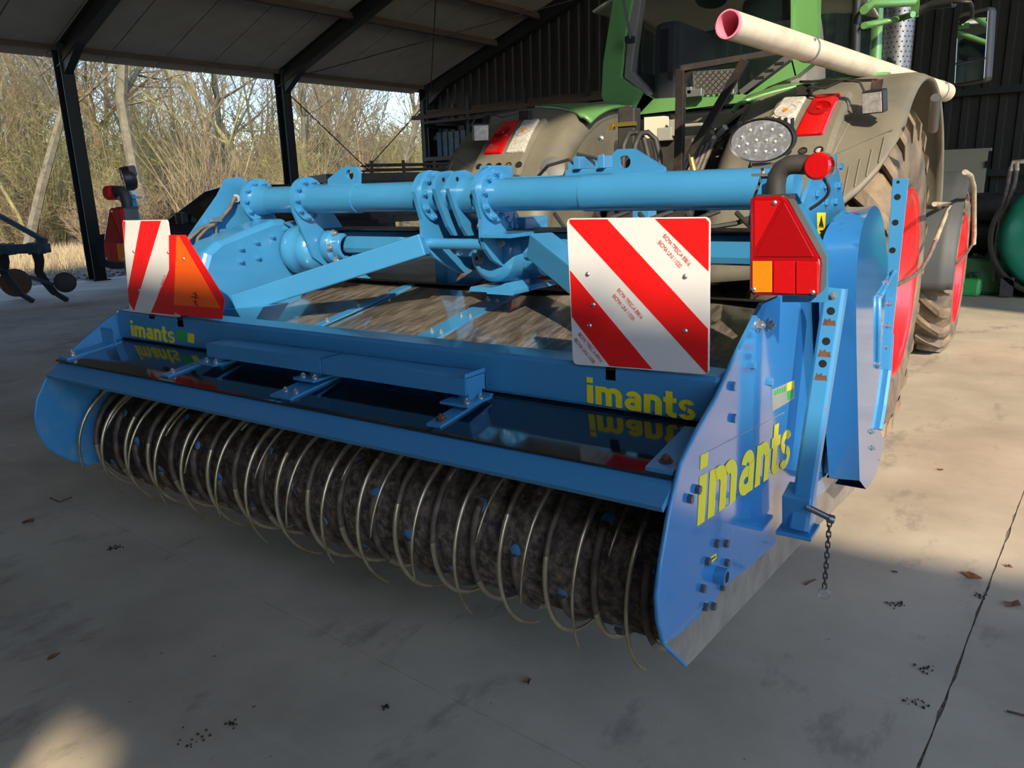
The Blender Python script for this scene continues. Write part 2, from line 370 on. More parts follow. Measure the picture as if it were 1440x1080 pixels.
# corrugated gable wall at the far end
def corr(b, u0, u1, s, z0, ztop, pitch=.3, dep=.045):
    n = int((u1-u0)/pitch); pr = []
    for k in range(n):
        a = u0+k*pitch; pr += [(a, 0), (a+pitch*.5, 0), (a+pitch*.58, -dep), (a+pitch*.92, -dep)]
    pr.append((u1, 0)); vs = []
    for u, d in pr: vs += [(u, s+d, z0), (u, s+d, ztop(u))]
    b.add(vs, [(2*i, 2*i+2, 2*i+3, 2*i+1) for i in range(len(pr)-1)])
b = MB(); corr(b, -.2, 25, 10.42, -.1, lambda u: roofz(u)+.05)
wall_back = structure(part('wall_back', b, 'sheet', None, WB))
b = MB(); b.bb((.1, 10.2, 0), (25, 10.3, .25)); b.bb((.1, 10.22, 3.0), (25, 10.32, 3.12)); b.bb((.1, 10.22, 1.55), (25, 10.32, 1.67))
structure(part('baseboard_back', b, 'frame', None, WB))
b = MB(); b.bb((12.6, 10.1, .02), (14.32, 10.16, 2.0)); b.bb((12.55, 10.08, 2.0), (14.37, 10.18, 2.05))
d1 = structure(part('door_1', b, 'doorgrey', None, WB))
b = MB(); b.bb((14.3, 10.06, 1.7), (14.36, 10.12, 1.82)); b.bb((14.3, 10.06, .5), (14.36, 10.12, .62)); part('hinge', b, 'holeblack', d1, WB)
# unseen end wall added behind the camera, outline cut to shape sun and shade
fp = at(85, 1092, 2, 0); fd = Vector((.83, -1, .78))
k_ = 0.0
while inb(fp+fd*k_)[1] > -9.91: k_ += .002
hq = fp+fd*k_; hu, hz = inb(hq)[0], hq.z
b = MB(); b.prism([(-.2, 0), (17.72, 0), (17.72, 5.82), (24.6, 11.0), (25, 12.9), (-.2, 4.45)], 1, -9.95, -9.87)
structure(part('wall_sunblock_front', b, 'roofpanel', None, WB))
yq = fp+fd*(fp.y+9.05)
# unseen sun-blocking wall added behind the camera; slot lets a sun patch through
b = MB(); b.bb((-14, -9.1, -.1), (11.2, -9, yq.z-.13)); b.bb((-14, -9.1, yq.z+.13), (11.2, -9, 8.05)); b.bb((-14, -9.1, yq.z-.13), (yq.x-.2, -9, yq.z+.13)); b.bb((yq.x+.2, -9.1, yq.z-.13), (11.2, -9, yq.z+.13)); 
for k in range(84):
    x = -14+k*.3; e_ = min(1, max(0, (x-8.4)/1.6)); b.bb((x, -9.02, 8.0), (x+.3, -8.9, 8.16+.05*math.sin(1.3*x)+.035*math.sin(3.1*x+1)+.14*e_))
structure(part('wall_sunblock_yard', b, 'doorgrey', None))

# timber rack in the far left corner
t = thing('timber_rack', 'dark steel rack stacked with long timbers in the far corner of the barn', 'rack', WB @ Vector((2.6, 9.4, 0)))
b = MB()
for u in (1.3, 2.9, 4.7, 6.5):
    b.bb((u-.05, 8.7, 0), (u+.05, 8.8, 3.9)); b.bb((u-.05, 9.9, 0), (u+.05, 10.0, 3.9))
    for z in (1.5, 2.35, 3.3): b.bb((u-.04, 8.7, z-.08), (u+.04, 10, z))
part('upright', b, 'frame', t, WB)
rt = random.Random(5)
for z in (1.5, 2.35, 3.3):
    for k in range(7 if z > 3 else 4):
        a = rt.uniform(.7, 1.4); L_ = rt.uniform(5.5, 7.5); y = 8.62+k*.19; h = rt.uniform(.06, .13)
        b = MB(); b.bb((a+.3, y, z), (a+.3+L_, y+.15, z+h)); part('timber', b, 'wood' if z > 3 else 'wagon', t, WB)
for k in range(3):
    b = MB(); b.bb((.9, 8.68+k*.25, 3.44+k*.08), (7.5, 8.86+k*.25, 3.54+k*.08)); part('timber', b, 'wood', t, WB)
for z in (.3, 1.52, 2.37):
    for k in range(5):
        b = MB(); b.bb((1.5+k*.22, 9.0, z), (1.5+k*.22+.15, 9.05, z+.72)); part('board', b, 'cult', t, WB)

# dark wagon behind the machine
Wg = Matrix.Translation((-12.7, 10.3, 0)) @ Matrix.Rotation(math.radians(58), 4, 'Z')
t = thing('farm_wagon', 'dark weathered farm wagon with plank sides and top rails behind the column', 'wagon', (-11.3, 12.6, 0))
b = MB(); b.bb((0, -1.1, .95), (5.4, 1.1, 1.08)); part('bed', b, 'wagon', t, Wg)
for k in range(5):
    for y in (-1.12, 1.08): b = MB(); b.bb((0, y, 1.1+k*.18), (5.4, y+.05, 1.265+k*.18)); part('plank', b, 'wagon', t, Wg)
    b = MB(); b.bb((-.05, -1.1, 1.1+k*.18), (0, 1.1, 1.265+k*.18)); part('plank', b, 'wagon', t, Wg)
b = MB()
for z in (2.06, 2.16): b.bar((.8, -1.05, z), (5.4, -1.05, z), .05, .035); b.bar((.8, -.6, z-.02), (5.4, -.6, z-.02), .05, .035)
for k in range(7): b.bb((.9+k*.7, -1.08, 1.95), (.96+k*.7, -1.02, 2.24))
part('rail', b, 'wood', t, Wg)
b = MB()
for x in (1, 4.2):
    for y in (-.95, .95): b.revolve([(-.12, .2), (-.14, .38), (-.1, .45), (.1, .45), (.14, .38), (.12, .2), (-.12, .2)], (x, y, .45), 1, 20)
part('wheel', b, 'rubber', t, Wg)

# dark pick-up outside
cq = CAM+ray(258, 300)*15.2
Wc = Matrix.Translation((cq.x+.35*.84-.54*.95, cq.y+.35*.54+.84*.95, 0)) @ Matrix.Rotation(math.radians(33), 4, 'Z')
t = thing('pickup_truck', 'dark grey double-cab pickup truck parked behind the machine at the open side', 'car', (-12.6, 9.6, 0))
b = MB()
prof = [(-2.0, .45), (-2.05, .75), (-1.95, 1.0), (-.8, 1.13), (3.1, 1.13), (3.12, .5), (2.9, .42), (-1.8, .38)]
b.prism([(x, z) for x, z in prof], 1, -.92, .92); part('body', b, 'carpaint', t, Wc, bev=.06)
cp = [(-.85, 1.12), (.0, 1.70), (.35, 1.78), (2.1, 1.78), (2.75, 1.64), (3.0, 1.12)]
b = MB(); n = len(cp); vs = [(x, -.9+(z-1.12)*.22, z) for x, z in cp]+[(x, .9-(z-1.12)*.22, z) for x, z in cp]
b.add(vs, [tuple(range(n)), tuple(range(2*n-1, n-1, -1))]+[(i, (i+1) % n, n+(i+1) % n, n+i) for i in range(n)]); part('cabin', b, 'carpaint', t, Wc, bev=.03)
for sgn in (-1, 1):
    def Y(z): return sgn*(.915-(z-1.12)*.22)
    for k, q in enumerate(([(-.55, 1.18), (.12, 1.64), (.62, 1.68), (.66, 1.18)], [(.76, 1.18), (.74, 1.68), (1.75, 1.68), (1.85, 1.18)], [(1.95, 1.2), (1.87, 1.66), (2.3, 1.64), (2.6, 1.2)])):
        b = MB(); b.add([(x, Y(z), z) for x, z in q]+[(x, Y(z)-sgn*.03, z) for x, z in q], [(0, 1, 2, 3), (7, 6, 5, 4), (0, 4, 5, 1), (1, 5, 6, 2), (2, 6, 7, 3), (3, 7, 4, 0)])
        part('side_window', b, 'carglass', t, Wc)
    b = MB(); b.box((-.35, sgn*1.06, 1.24), (.14, .24, .22)); b.bar((-.3, sgn*.9, 1.18), (-.33, sgn*1.0, 1.2), .05, .05); part('door_mirror', b, 'plastic', t, Wc, bev=.03)
    for x in (-1.2, 2.1):
        b = MB(); b.revolve([(-.12, .0), (-.12, .22), (-.13, .35), (-.1, .38), (.1, .38), (.13, .35), (.12, .22), (.12, 0)], (x, sgn*.82, .38), 1, 24); part('wheel', b, 'rubber', t, Wc)
    b = MB(); b.box((-1.93, sgn*.68, .86), (.12, .36, .16)); part('headlamp', b, 'clearlens', t, Wc, bev=.03)
b = MB(); b.add([(-.83, -.8, 1.15), (-.83, .8, 1.15), (-.04, .72, 1.68), (-.04, -.72, 1.68), (-.8, -.8, 1.12), (-.8, .8, 1.12), (0, .72, 1.66), (0, -.72, 1.66)], [(0, 1, 2, 3), (7, 6, 5, 4), (0, 4, 5, 1), (2, 6, 7, 3), (1, 5, 6, 2), (0, 3, 7, 4)])
part('windscreen', b, 'carglass', t, Wc)

# cultivator at far left
cpos = at(60, 425, 2, 0)
Wk = Matrix.Translation((cpos.x, cpos.y, 0)) @ Matrix.Rotation(math.radians(33), 4, 'Z')
t = thing('cultivator', 'blue-grey mounted cultivator with curved tines and a disc at the left by the column', 'cultivator', (cpos.x, cpos.y, 0))
b = MB(); b.bb((-2.6, -.08, .80), (.25, .08, .95)); part('toolbar', b, 'cult', t, Wk, bev=.01)
b = MB(); b.bb((-2.4, -1.0, .75), (-2.25, .1, 1.05)); b.bb((-.80, -1.1, .5), (-.68, .1, 1.25)); b.bb((-.68, -.9, .62), (-.45, -.75, .78)); part('crossbar', b, 'cult', t, Wk, bev=.01)
for x in (-.52, -.36, -.02, .13):
    b = MB(); b.box((x, 0, .875), (.03, .2, .19)); part('clamp', b, 'cult', t, Wk, bev=.004)
b = MB(); b.bar((.2, 0, 1.0), (-.85, 0, 1.66), .08, .07); b.bb((.1, -.04, .95), (.24, .04, 1.04)); part('headstock_bar', b, 'cult', t, Wk, bev=.008)
b = MB(); b.tube([(-.76, .02, 1.46), (-.68, .05, 1.2), (-.6, .05, .96)], .018, 8); part('stay', b, 'cultdark', t, Wk)
b = MB(); b.tube([(-.8, .0, 1.5), (-.82, 0, 1.1), (-.8, 0, .7)], .03, 8); part('stay', b, 'cultdark', t, Wk)
for x, y in ((-.50, -.02), (.07, -.02), (-1.2, -.02), (-1.0, -.8)):
    pth = [(x, y, .80), (x+.01, y, .66), (x-.03, y, .5), (x+.05, y, .33), (x+.16, y, .16), (x+.20, y, .12)]; n = len(pth); b = MB(); vs = []
    for k, (a, yy, c) in enumerate(pth):
        w_ = (.085, .075, .065, .065, .06, .055)[k]
        for e in (-.018, .018): vs += [(a-w_, yy+e, c-.01), (a+w_, yy+e, c+.01)]
    fs = [(0, 1, 3, 2), (4*n-4, 4*n-2, 4*n-1, 4*n-3)]
    for k in range(n-1):
        i, j = 4*k, 4*k+4; fs += [(i, i+1, j+1, j), (i+2, j+2, j+3, i+3), (i, j, j+2, i+2), (i+1, i+3, j+3, j+1)]
    b.add(vs, fs); b.bar((x+.15, y, .17), (x+.36, y, .02), .05, .075, up=Vector((1, 0, .6))); part('tine', b, 'cultdark', t, Wk)
b = MB(); b.tube([(-.45, -.2, .58), (-.1, -.22, .47), (.05, -.2, .42), (.36, -.16, .30)], [.012, .02, .035, .02], 8); part('drawbar', b, 'cult', t, Wk)
b = MB(); b.revolve([(-.02, 0), (-.03, .05), (-.015, .155), (.0, .165), (.01, .155), (-.01, .05), (0, 0)], (0, 0, 0), 0, 24); part('disc', b, 'cultdark', t, Wk @ Matrix.Translation((.52, -.15, .33)) @ Matrix.Rotation(-1.0, 4, 'Z'))
b = MB(); b.revolve([(-.03, 0), (-.05, .08), (-.02, .23), (.0, .24), (.01, .23), (-.01, .08), (0, 0)], (0, 0, 0), 0, 24); part('disc', b, 'rust', t, Wk @ Matrix.Translation((-.72, .5, .28)) @ Matrix.Rotation(-1.1, 4, 'Z'))

# right-hand corner: green tank, jerrycans, tyres, hoses
tk = at(1492, 352, 1, 10.0)
t = thing('water_tank', 'round green plastic tank in black cradle at the right edge of the barn', 'tank', (tk.x, tk.y, 0))
R_ = .74
b = MB(); prof = [(0.0, 0), (.02, R_*.35), (.07, R_*.7), (.14, R_*.9), (.22, R_), (2.0, R_), (2.1, R_*.9), (2.15, 0)]
b.revolve(prof, (0, 0, 0), 1, 48); part('shell', b, 'tank', t, Matrix.Translation((tk.x, tk.y-.05, .8)) @ Matrix.Rotation(math.radians(-8), 4, 'Z'))
b = MB(); b.revolve([(.0, R_+.01), (.0, R_+.07), (.14, R_+.07), (.14, R_+.01), (0, R_+.01)], (0, 0, 0), 1, 40, a0=PI*.86, a1=PI*1.9)
b.bb((-.6, 0, -.8), (-.45, 1.8, -.55)); b.bb((.45, 0, -.8), (.6, 1.8, -.55)); part('cradle', b, 'rubber', t, Matrix.Translation((tk.x, tk.y+.1, .82)))
t2 = thing('hose_stand', 'cream pipe outlet with two hanging grey hoses above the green tank', 'hose', (tk.x-.2, 10.6, 0))
q0, q1 = at(1384+40, 228, 1, 10.6), at(1470, 224, 1, 10.6)
b = MB(); b.tube([at(1421, 240, 1, 10.6), q0, q1], .03, 10); b.tube([at(1430, 240, 1, 10.6), at(1430, 228, 1, 10.6)], .03, 10); b.tube([q1, (q1.x, q1.y, 0)], .03, 8); part('outlet_pipe', b, 'creampaint', t2)
b = MB(); b.tube([at(1421, 236, 1, 10.6), at(1417, 262, 1, 10.6), at(1408, 300, 1, 10.5), at(1402, 340, 1, 10.4), at(1398, 395, 1, 10.3)], .028, 10)
b.tube([at(1430, 236, 1, 10.6), at(1427, 258, 1, 10.6), at(1416, 290, 1, 10.5), at(1408, 310, 1, 10.45)], .028, 10); part('hose', b, 'dirtyhose', t2)
for k, (px, py, w_, h_, mm, lab) in enumerate(((1382, 410, .55, .5, 'jerry', 'large dark green jerrycan between the front tyre and the tank'), (1367, 408, .3, .45, 'jerry', 'narrow olive green jerrycan just behind the front tyre'), (1361, 412, .3, .24, 'greenb', 'small bright green canister at the foot of the front tyre'))):
    p = at(px, py+3, 2, 0); t = thing('jerrycan', lab, 'jerrycan', (p.x, p.y, 0))
    b = MB(); b.bb((p.x-w_/2, p.y-.15, 0), (p.x+w_/2, p.y+.2, h_)); part('body', b, mm, t, bev=.05)
    b = MB(); b.cyl((p.x-w_*.25, p.y, h_-.01), (p.x-w_*.25, p.y, h_+.05), .04, 12); b.tube([(p.x, p.y, h_-.01), (p.x, p.y, h_+.06), (p.x+w_*.3, p.y, h_+.06), (p.x+w_*.3, p.y, h_-.01)], .015, 8); part('cap', b, 'plastic', t)
for k in range(3):
    t = thing('old_tyre', ('old black tyre lying at the bottom of the pile by the back wall', 'old black tyre in the middle of the pile by the back wall', 'old black tyre on top of the pile by the back wall')[k], 'tyre', (-.25, 12.6, 0), 'old tyres piled by the back wall')
    b = MB(); b.revolve([(-.19, .33), (-.21, .55), (-.16, .68), (0, .7), (.16, .68), (.21, .55), (.19, .33), (-.19, .33)], (-.25+.05*k, 12.6, .23+.43*k), 2, 32); part('carcass', b, 'rubber', t)

# ================================================================== OUTDOORS
def branch(b, rng, p, d, L, r, lvl, maxl, mi, spread=.7, up=.25, nch=(3, 5)):
    n = 5 if lvl == 0 else (4 if lvl == 1 else 2); pts = [p]; rs = [r]; q = p.copy(); dd = d.copy(); nodes = []
    for k in range(n):
        dd = (dd+Vector((rng.gauss(0, .16), rng.gauss(0, .16), rng.gauss(0, .08)+up*.12))).normalized()
        q = q+dd*L/n; pts.append(q.copy()); rs.append(r*(1-.8*(k+1)/n) if lvl else r*(1-.6*(k+1)/n)); nodes.append((q.copy(), dd.copy(), rs[-1]))
    b.tube(pts, rs, 6 if lvl == 0 else 3, mi, caps=False)
    if lvl >= maxl: return
    for i, (q, dd, rr) in enumerate(nodes):
        if lvl == 0 and i < 1: continue
        for _ in range(rng.randint(*nch)):
            ax = Vector((rng.gauss(0, 1), rng.gauss(0, 1), rng.gauss(0, .5))).normalized()
            nd = (dd*(1-spread*.5)+ax*spread+Vector((0, 0, up*.6))).normalized()
            branch(b, rng, q, nd, L*rng.uniform(.35, .6), max(rr*rng.uniform(.4, .65), .006), lvl+1, maxl, mi, spread, up, nch)
def tree_mesh(seed, H, r0, maxl, m, nch=(2, 3), spread=.75, lean=0.0):
    rng = random.Random(seed); b = MB(); branch(b, rng, Vector((0, 0, -.3)), Vector((lean, 0, 1)).normalized(), H, r0, 0, maxl, 0, spread, .25, nch)
    return b.mesh('bare_tree', [m])
def coppice_mesh(seed, n, H, m, fan=.5, tw=11):
    rng = random.Random(seed); b = MB()
    for k in range(n):
        a = rng.uniform(0, 2*PI); l = rng.random()*fan; d = Vector((math.cos(a)*l, math.sin(a)*l, 1)).normalized(); h = H*rng.uniform(.5, 1)
        p = Vector((math.cos(a)*.3, math.sin(a)*.3, -.1)); pts = [p]; dd = d.copy(); q = p.copy(); r = rng.uniform(.009, .026)
        for j in range(5): dd = (dd+Vector((rng.gauss(0, .09), rng.gauss(0, .09), .02))).normalized(); q = q+dd*h/5; pts.append(q.copy())
        b.tube(pts, [r*(1-.15*j) for j in range(6)], 3, 0, caps=False)
        for j in range(tw):
            i = rng.randint(1, 5); q = pts[i]; e = (Vector((rng.gauss(0, 1), rng.gauss(0, 1), rng.gauss(.6, .5)))).normalized(); L = rng.uniform(.4, 1.5); e2 = (e+Vector((rng.gauss(0, .4), rng.gauss(0, .4), .2))).normalized()
            b.tube([q, q+e*L*.5, q+e*L*.5+e2*L*.5], [.011, .008, .004], 3, 0, caps=False)
            if rng.random() < .6:
                q2 = q+e*L*.5; e3 = (Vector((rng.gauss(0, 1), rng.gauss(0, 1), rng.gauss(.5, .5)))).normalized(); b.tube([q2, q2+e3*L*.5], [.008, .004], 3, 0, caps=False)
    return b.mesh('shrub', [m])
big = [tree_mesh(s, H, r, 4, m, nch) for s, H, r, m, nch in ((1, 15, .27, 'bark', (2, 3)), (2, 17, .25, 'bark', (2, 3)), (3, 13, .26, 'bark2', (2, 3)), (4, 14, .22, 'bark3', (2, 3)))]
slim = [tree_mesh(s, H, r, 3, m, (2, 4), .6) for s, H, r, m in ((11, 11, .1, 'bark2'), (12, 12, .12, 'bark3'), (13, 10, .09, 'bark'))]
cop = [coppice_mesh(s, n, H, m, fan) for s, n, H, m, fan in ((21, 40, 7.0, 'bark2', .35), (22, 40, 6.5, 'bark3', .4), (23, 46, 8.0, 'bark3', .25), (24, 40, 5.0, 'bark', .5), (25, 46, 3.2, 'bark2', .7))]
rg = random.Random(99)
def groundpt(px, dist):
    d = ray(px, 300); h = Vector((d.x, d.y, 0)).normalized(); return Vector((CAM.x, CAM.y, 0))+h*dist
def plant(name, me, p, sc, lab, cat, group=None):
    o = link(name, me, None, Matrix.Translation((p.x, p.y, -.3)) @ Matrix.Rotation(rg.uniform(0, 6.28), 4, 'Z') @ Matrix.Diagonal((sc, sc, sc, 1))); tag(o, lab, cat, group); return o
for px, dist, k, sc, lab in ((222, 34, 0, 1.0, 'thick pale-barked bare tree rising behind the left lamp'), (24, 36, 1, .85, 'slender bare tree with forked crown at the left edge'), (540, 44, 1, .95, 'spreading bare tree seen between the cross braces'),
                             (434, 38, 0, .62, 'straight grey bare trunk just right of the middle column'), (150, 40, 2, 1.0, 'leaning bare tree just right of the left column'), (318, 46, 0, .8, 'bare tree with crooked crown above the pickup'), (508, 50, 3, .9, 'slim bare tree left of the braced tree'), (75, 47, 2, .9, 'bare tree standing behind the left column')):
    plant('bare_tree', big[k], groundpt(px, dist), sc, lab, 'tree')
for k in range(46):
    plant('bare_tree', big[rg.randint(0, 3)], groundpt(rg.uniform(-120, 640), rg.uniform(50, 95)), rg.uniform(.6, .95), 'tall bare tree in the depth of the wood', 'tree', 'trees in the depth of the wood')
for k in range(70):
    plant('young_tree', slim[rg.randint(0, 2)], groundpt(rg.uniform(-100, 640), rg.uniform(34, 75)), rg.uniform(.6, .95), 'slim young bare tree in the wood', 'tree', 'slim young trees in the wood')
for k in range(170):
    u = rg.random(); plant('hazel_shrub', cop[rg.randint(0, 3)], groundpt(rg.uniform(-100, 640), 36+u*48), rg.uniform(.75, 1.1)*(.8+.4*u), 'many-stemmed bare shrub at the edge of the wood', 'shrub', 'bare shrubs of the wood')
for k in range(80):
    plant('hazel_shrub', cop[rg.randint(0, 3)], groundpt(rg.uniform(-130, 660), rg.uniform(84, 135)), rg.uniform(1.1, 1.5), 'many-stemmed bare shrub at the edge of the wood', 'shrub', 'bare shrubs of the wood')
for k in range(34):
    plant('low_shrub', cop[4], groundpt(rg.uniform(-60, 640), rg.uniform(33, 40)), rg.uniform(.5, 1.0), 'low bushy bare shrub in front of the wood', 'shrub', 'low shrubs in front of the wood')
b = MB()
for px, dist, n in ((290, 32.5, 60), (318, 33, 50)):
    c = groundpt(px, dist)
    for k in range(n):
        a = rg.uniform(0, 6.28); l = rg.random()*.55; p = c+Vector((rg.gauss(0, .5), rg.gauss(0, .5), -.1)); d = Vector((math.cos(a)*l, math.sin(a)*l, 1)).normalized(); h = rg.uniform(2.5, 5)
        b.tube([p, p+d*h*.5, p+d*h+Vector((d.x, d.y, -.1))*h*.15], [.03, .022, .008], 3, 0, caps=False)
tag(part('coppice_clump', b, 'bark2', None), 'dense clump of straight straw-coloured shoots behind the pickup', 'shrub')
# tall dry grass in front of the wood
b = MB()
for k in range(26000):
    p = groundpt(rg.uniform(-40, 620), 20.5+15*rg.random()**.8); h = rg.uniform(.12, .5); a = rg.uniform(0, 6.28); w_ = .012
    if inb(p)[0] > -1.2: continue
    t_ = Vector((rg.gauss(0, .12), rg.gauss(0, .12), h)); sd = Vector((math.cos(a)*w_, math.sin(a)*w_, 0)); p.z = -.33
    b.add([p-sd, p+sd, p+t_], [(0, 1, 2)])
tag(part('dry_grass', b, 'grass', None), 'tall dry straw-coloured grass between the barn and the wood', 'grass', kind='stuff')
b = MB()
for k in range(5200):
    u = -.35-rg.random()*6.0; s = rg.uniform(-4, 12); p = WB @ Vector((u, s, -.05-.2*(-u/6.2))); r = rg.uniform(.03, .09); a = rg.uniform(0, 6.28)
    vs = [p+Vector((math.cos(a+i*2.1)*r*rg.uniform(.6, 1), math.sin(a+i*2.1)*r, rg.uniform(0, .06))) for i in range(3)]
    b.add(vs, [(0, 1, 2)])
tag(part('leaf_litter', b, 'litter', None), 'brown leaf litter along the concrete edge of the barn', 'litter', kind='stuff')
# debris on the barn floor
def leafobj(px, py, r, m, lab, grp=None, curl=.01):
    p = at(px, py, 2, 0); b = MB(); n = 9; a0 = rg.uniform(0, 6.28); vs = [(0, 0, .004)]
    for k in range(n):
        t_ = 2*PI*k/n; rr = r*(1 if k % 2 else .62)*rg.uniform(.8, 1.1); vs.append((math.cos(t_)*rr, math.sin(t_)*rr*.6, .003+curl*abs(math.sin(t_*1.5+a0))))
    b.add(vs, [(0, k+1, (k+1) % n+1) for k in range(n)])
    o = part('dry_leaf', b, m, None, Matrix.Translation((p.x, p.y, 0)) @ Matrix.Rotation(a0, 4, 'Z'), solid=.001); tag(o, lab, 'leaf', grp)
for px, py, r, lab in ((40, 735, .05, 'dry brown leaf left of the roller near two twigs'), (1425, 852, .045, 'reddish-brown leaf at the right edge on the shaded concrete'), (1323, 662, .02, 'small brown leaf on the sunlit concrete'), (1366, 812, .05, 'curled pale leaf beside the floor joint'),
                       (75, 926, .03, 'small brown crumb of leaf on the floor at lower left'), (1418, 798, .02, 'tiny brown leaf just inside the shadow edge'), (742, 1010-50, .025, 'dark leaf below the roller on the shaded floor')):
    leafobj(px, py, r, 'leaf', lab)
for pts, lab in ((((70, 700), (84, 706), (101, 699)), 'thin bent twig on the floor left of the roller'), (((1133, 822), (1140, 818), (1147, 815)), 'short dark twig beside the chain ring'), (((1416, 1000), (1440, 1006)), 'thin twig at the lower right edge'), (((1254, 803), (1262, 804)), 'tiny twig at the shadow edge')):
    b = MB(); b.tube([at(x, y, 2, .006) for x, y in pts], .004, 5); tag(part('twig', b, 'rust', None), lab, 'twig')
for px, py, r in ((268, 1040, .06), (326, 1019, .02), (165, 770, .03), (156, 772, .02), (1255, 850, .03), (1265, 765+85, .02), (1290, 990, .05), (1300, 940, .03), (545, 995, .01), (1380, 838, .03)):
    p = at(px, py, 2, 0); b = MB()
    for k in range(14):
        q = Vector((rg.gauss(0, r*.5), rg.gauss(0, r*.5), .003)); s_ = rg.uniform(.003, .009); b.box(q, (s_*.7, s_*.9, .004))
    tag(part('dirt_crumbs', b, 'dirt', None, Matrix.Translation((p.x, p.y, 0))), 'scatter of dark soil crumbs on the concrete floor', 'dirt', 'soil crumbs on the floor', 'stuff')
# ================================================================== THE ROTARY SPADER
XL = -2.77; XM = -1.36
S = thing('rotary_spader', 'bright blue rear-mounted rotary spading machine with a spiked roller, coupled to the tractor', 'farm machine', (XM, .3, 0))
# --- side plates
rear_px = [(1072, 428), (1040, 493), (1009.6, 560), (985, 603), (959.6, 652.6), (943, 726.7), (932, 789.6), (926, 838), (928, 872)]
rear = [yz(*p) for p in rear_px]
split = [yz(*p) for p in ((935.6, 905), (958, 890), (1000, 850), (1022, 822), (1050, 800), (1090, 765), (1095, 742))]
upper = rear+split+[(1.25, .36), (1.9, .33), (1.9, .85), (1.25, 1.25), (.9, 1.28), (.42, 1.285)]
lower = split+[(1.25, .36), (1.9, .33), (1.9, .125), yz(1141, 749), yz(1050, 847), yz(967, 936)]
lrear = [yz(px, py, XL+.012) for px, py in ((240, 398), (190, 428), (150, 452), (118, 480), (90, 506), (66, 534), (53, 562), (50, 586), (55, 608), (66, 626), (82, 638), (100, 646), (125, 654))]
def sideplate(x0, x1, lab):
    b = MB(); b.prism(upper, 0, x0, x1, 0) if x0 > -1 else b.prism(lrear+[(.2, .46), (1.9, .30), (1.9, .85), (1.25, 1.25), (.9, 1.28), (.42, 1.285)], 0, x0, x1, 0)
    o = part('side_plate', b, 'blue_gloss' if x0 > -1 else 'blue_scuffed', S, label=lab)
    if x0 < -1: return o
    b = MB(); b.prism(lower, 0, x0, x1, 0); part('worn_skid', b, 'steel_worn', o)
    return o
SP = sideplate(-.012, 0, 'glossy right side plate with yellow lettering'); SPL = sideplate(XL, XL+.012, 'left side plate with worn rounded rear edge')
b = MB(); pts = [Vector((-.006, y, z)) for y, z in rear[1:]+split[:1]+[yz(967, 936)]]; b.tube(pts, .0065, 8); part('plate_edge', b, 'blue_worn', SP)
b = MB(); pts = [Vector((XL+.006, y, z)) for y, z in lrear[1:]]; b.tube(pts, .007, 8); part('plate_edge', b, 'blue_worn', SPL)
bolts(SP, [at(px, py, 0, 0) for px, py in ((1057, 513), (1082, 537), (1029, 543), (1030, 588))], (1, 0, 0), B_BIG)
bolts(SP, [at(px, py, 0, 0) for px, py in ((1065, 457), (1080, 457))], (1, 0, 0), B_M)
bolts(SP, [at(px, py, 0, 0) for px, py in ((979, 688), (968, 701), (1006, 764), (1019, 764), (993, 789), (1020, 791), (986, 827), (1014, 825), (990, 853), (1001, 852))], (1, 0, 0), B_BIGS)
hub = at(1007, 808, 0, 0)
b = MB(); b.pipe((-.01, hub.y, hub.z), (.03, hub.y, hub.z), .024, .016, 20); part('grease_tube', b, 'blue', SP)
b = MB(); b.cyl((-.008, hub.y, hub.z), (.0306, hub.y, hub.z), .0158, 16); part('tube_hollow_shade', b, 'holeblack', SP)  # black plug stands for the shade inside the open tube
def decal(parent, name, pts4, ax, off, m, thick=.0006):
    b = MB(); n = len(pts4); e = Vector((0, 0, 0)); e[ax] = off
    vs = [Vector(p)+e for p in pts4]+[Vector(p) for p in pts4]; b.add(vs, [tuple(range(n)), tuple(range(2*n-1, n-1, -1))]+[(i, (i+1) % n, n+(i+1) % n, n+i) for i in range(n)]); return part(name, b, m, parent)
def quadtext(parent, txt, tl, tr, bl, nrm_off, m, bold, size=1.0):
    "lettering fitted to a parallelogram: tl, tr, bl are world points of the cap box"
    tl, tr, bl = Vector(tl), Vector(tr), Vector(bl)
    cu = bpy.data.curves.new('lettering', 'FONT'); cu.body = txt; cu.size = 1; cu.offset = bold; cu.space_character = .93
    t = bpy.data.objects.new('tmp', cu); COL.objects.link(t); bpy.context.view_layer.update()
    me = bpy.data.meshes.new_from_object(t.evaluated_get(bpy.context.evaluated_depsgraph_get())); bpy.data.objects.remove(t)
    xs = [v.co.x for v in me.vertices]; ys = [v.co.y for v in me.vertices]; x0, x1, y0, y1 = min(xs), max(xs), min(ys), max(ys)
    U = tr-tl; V = bl-tl; n = U.cross(-V).normalized()
    for v in me.vertices:
        a = (v.co.x-x0)/(x1-x0); c = (y1-v.co.y)/(y1-y0); v.co = tl+U*a+V*c+n*nrm_off
    me.materials.clear(); me.materials.append(M[m]); return link('lettering', me, parent)
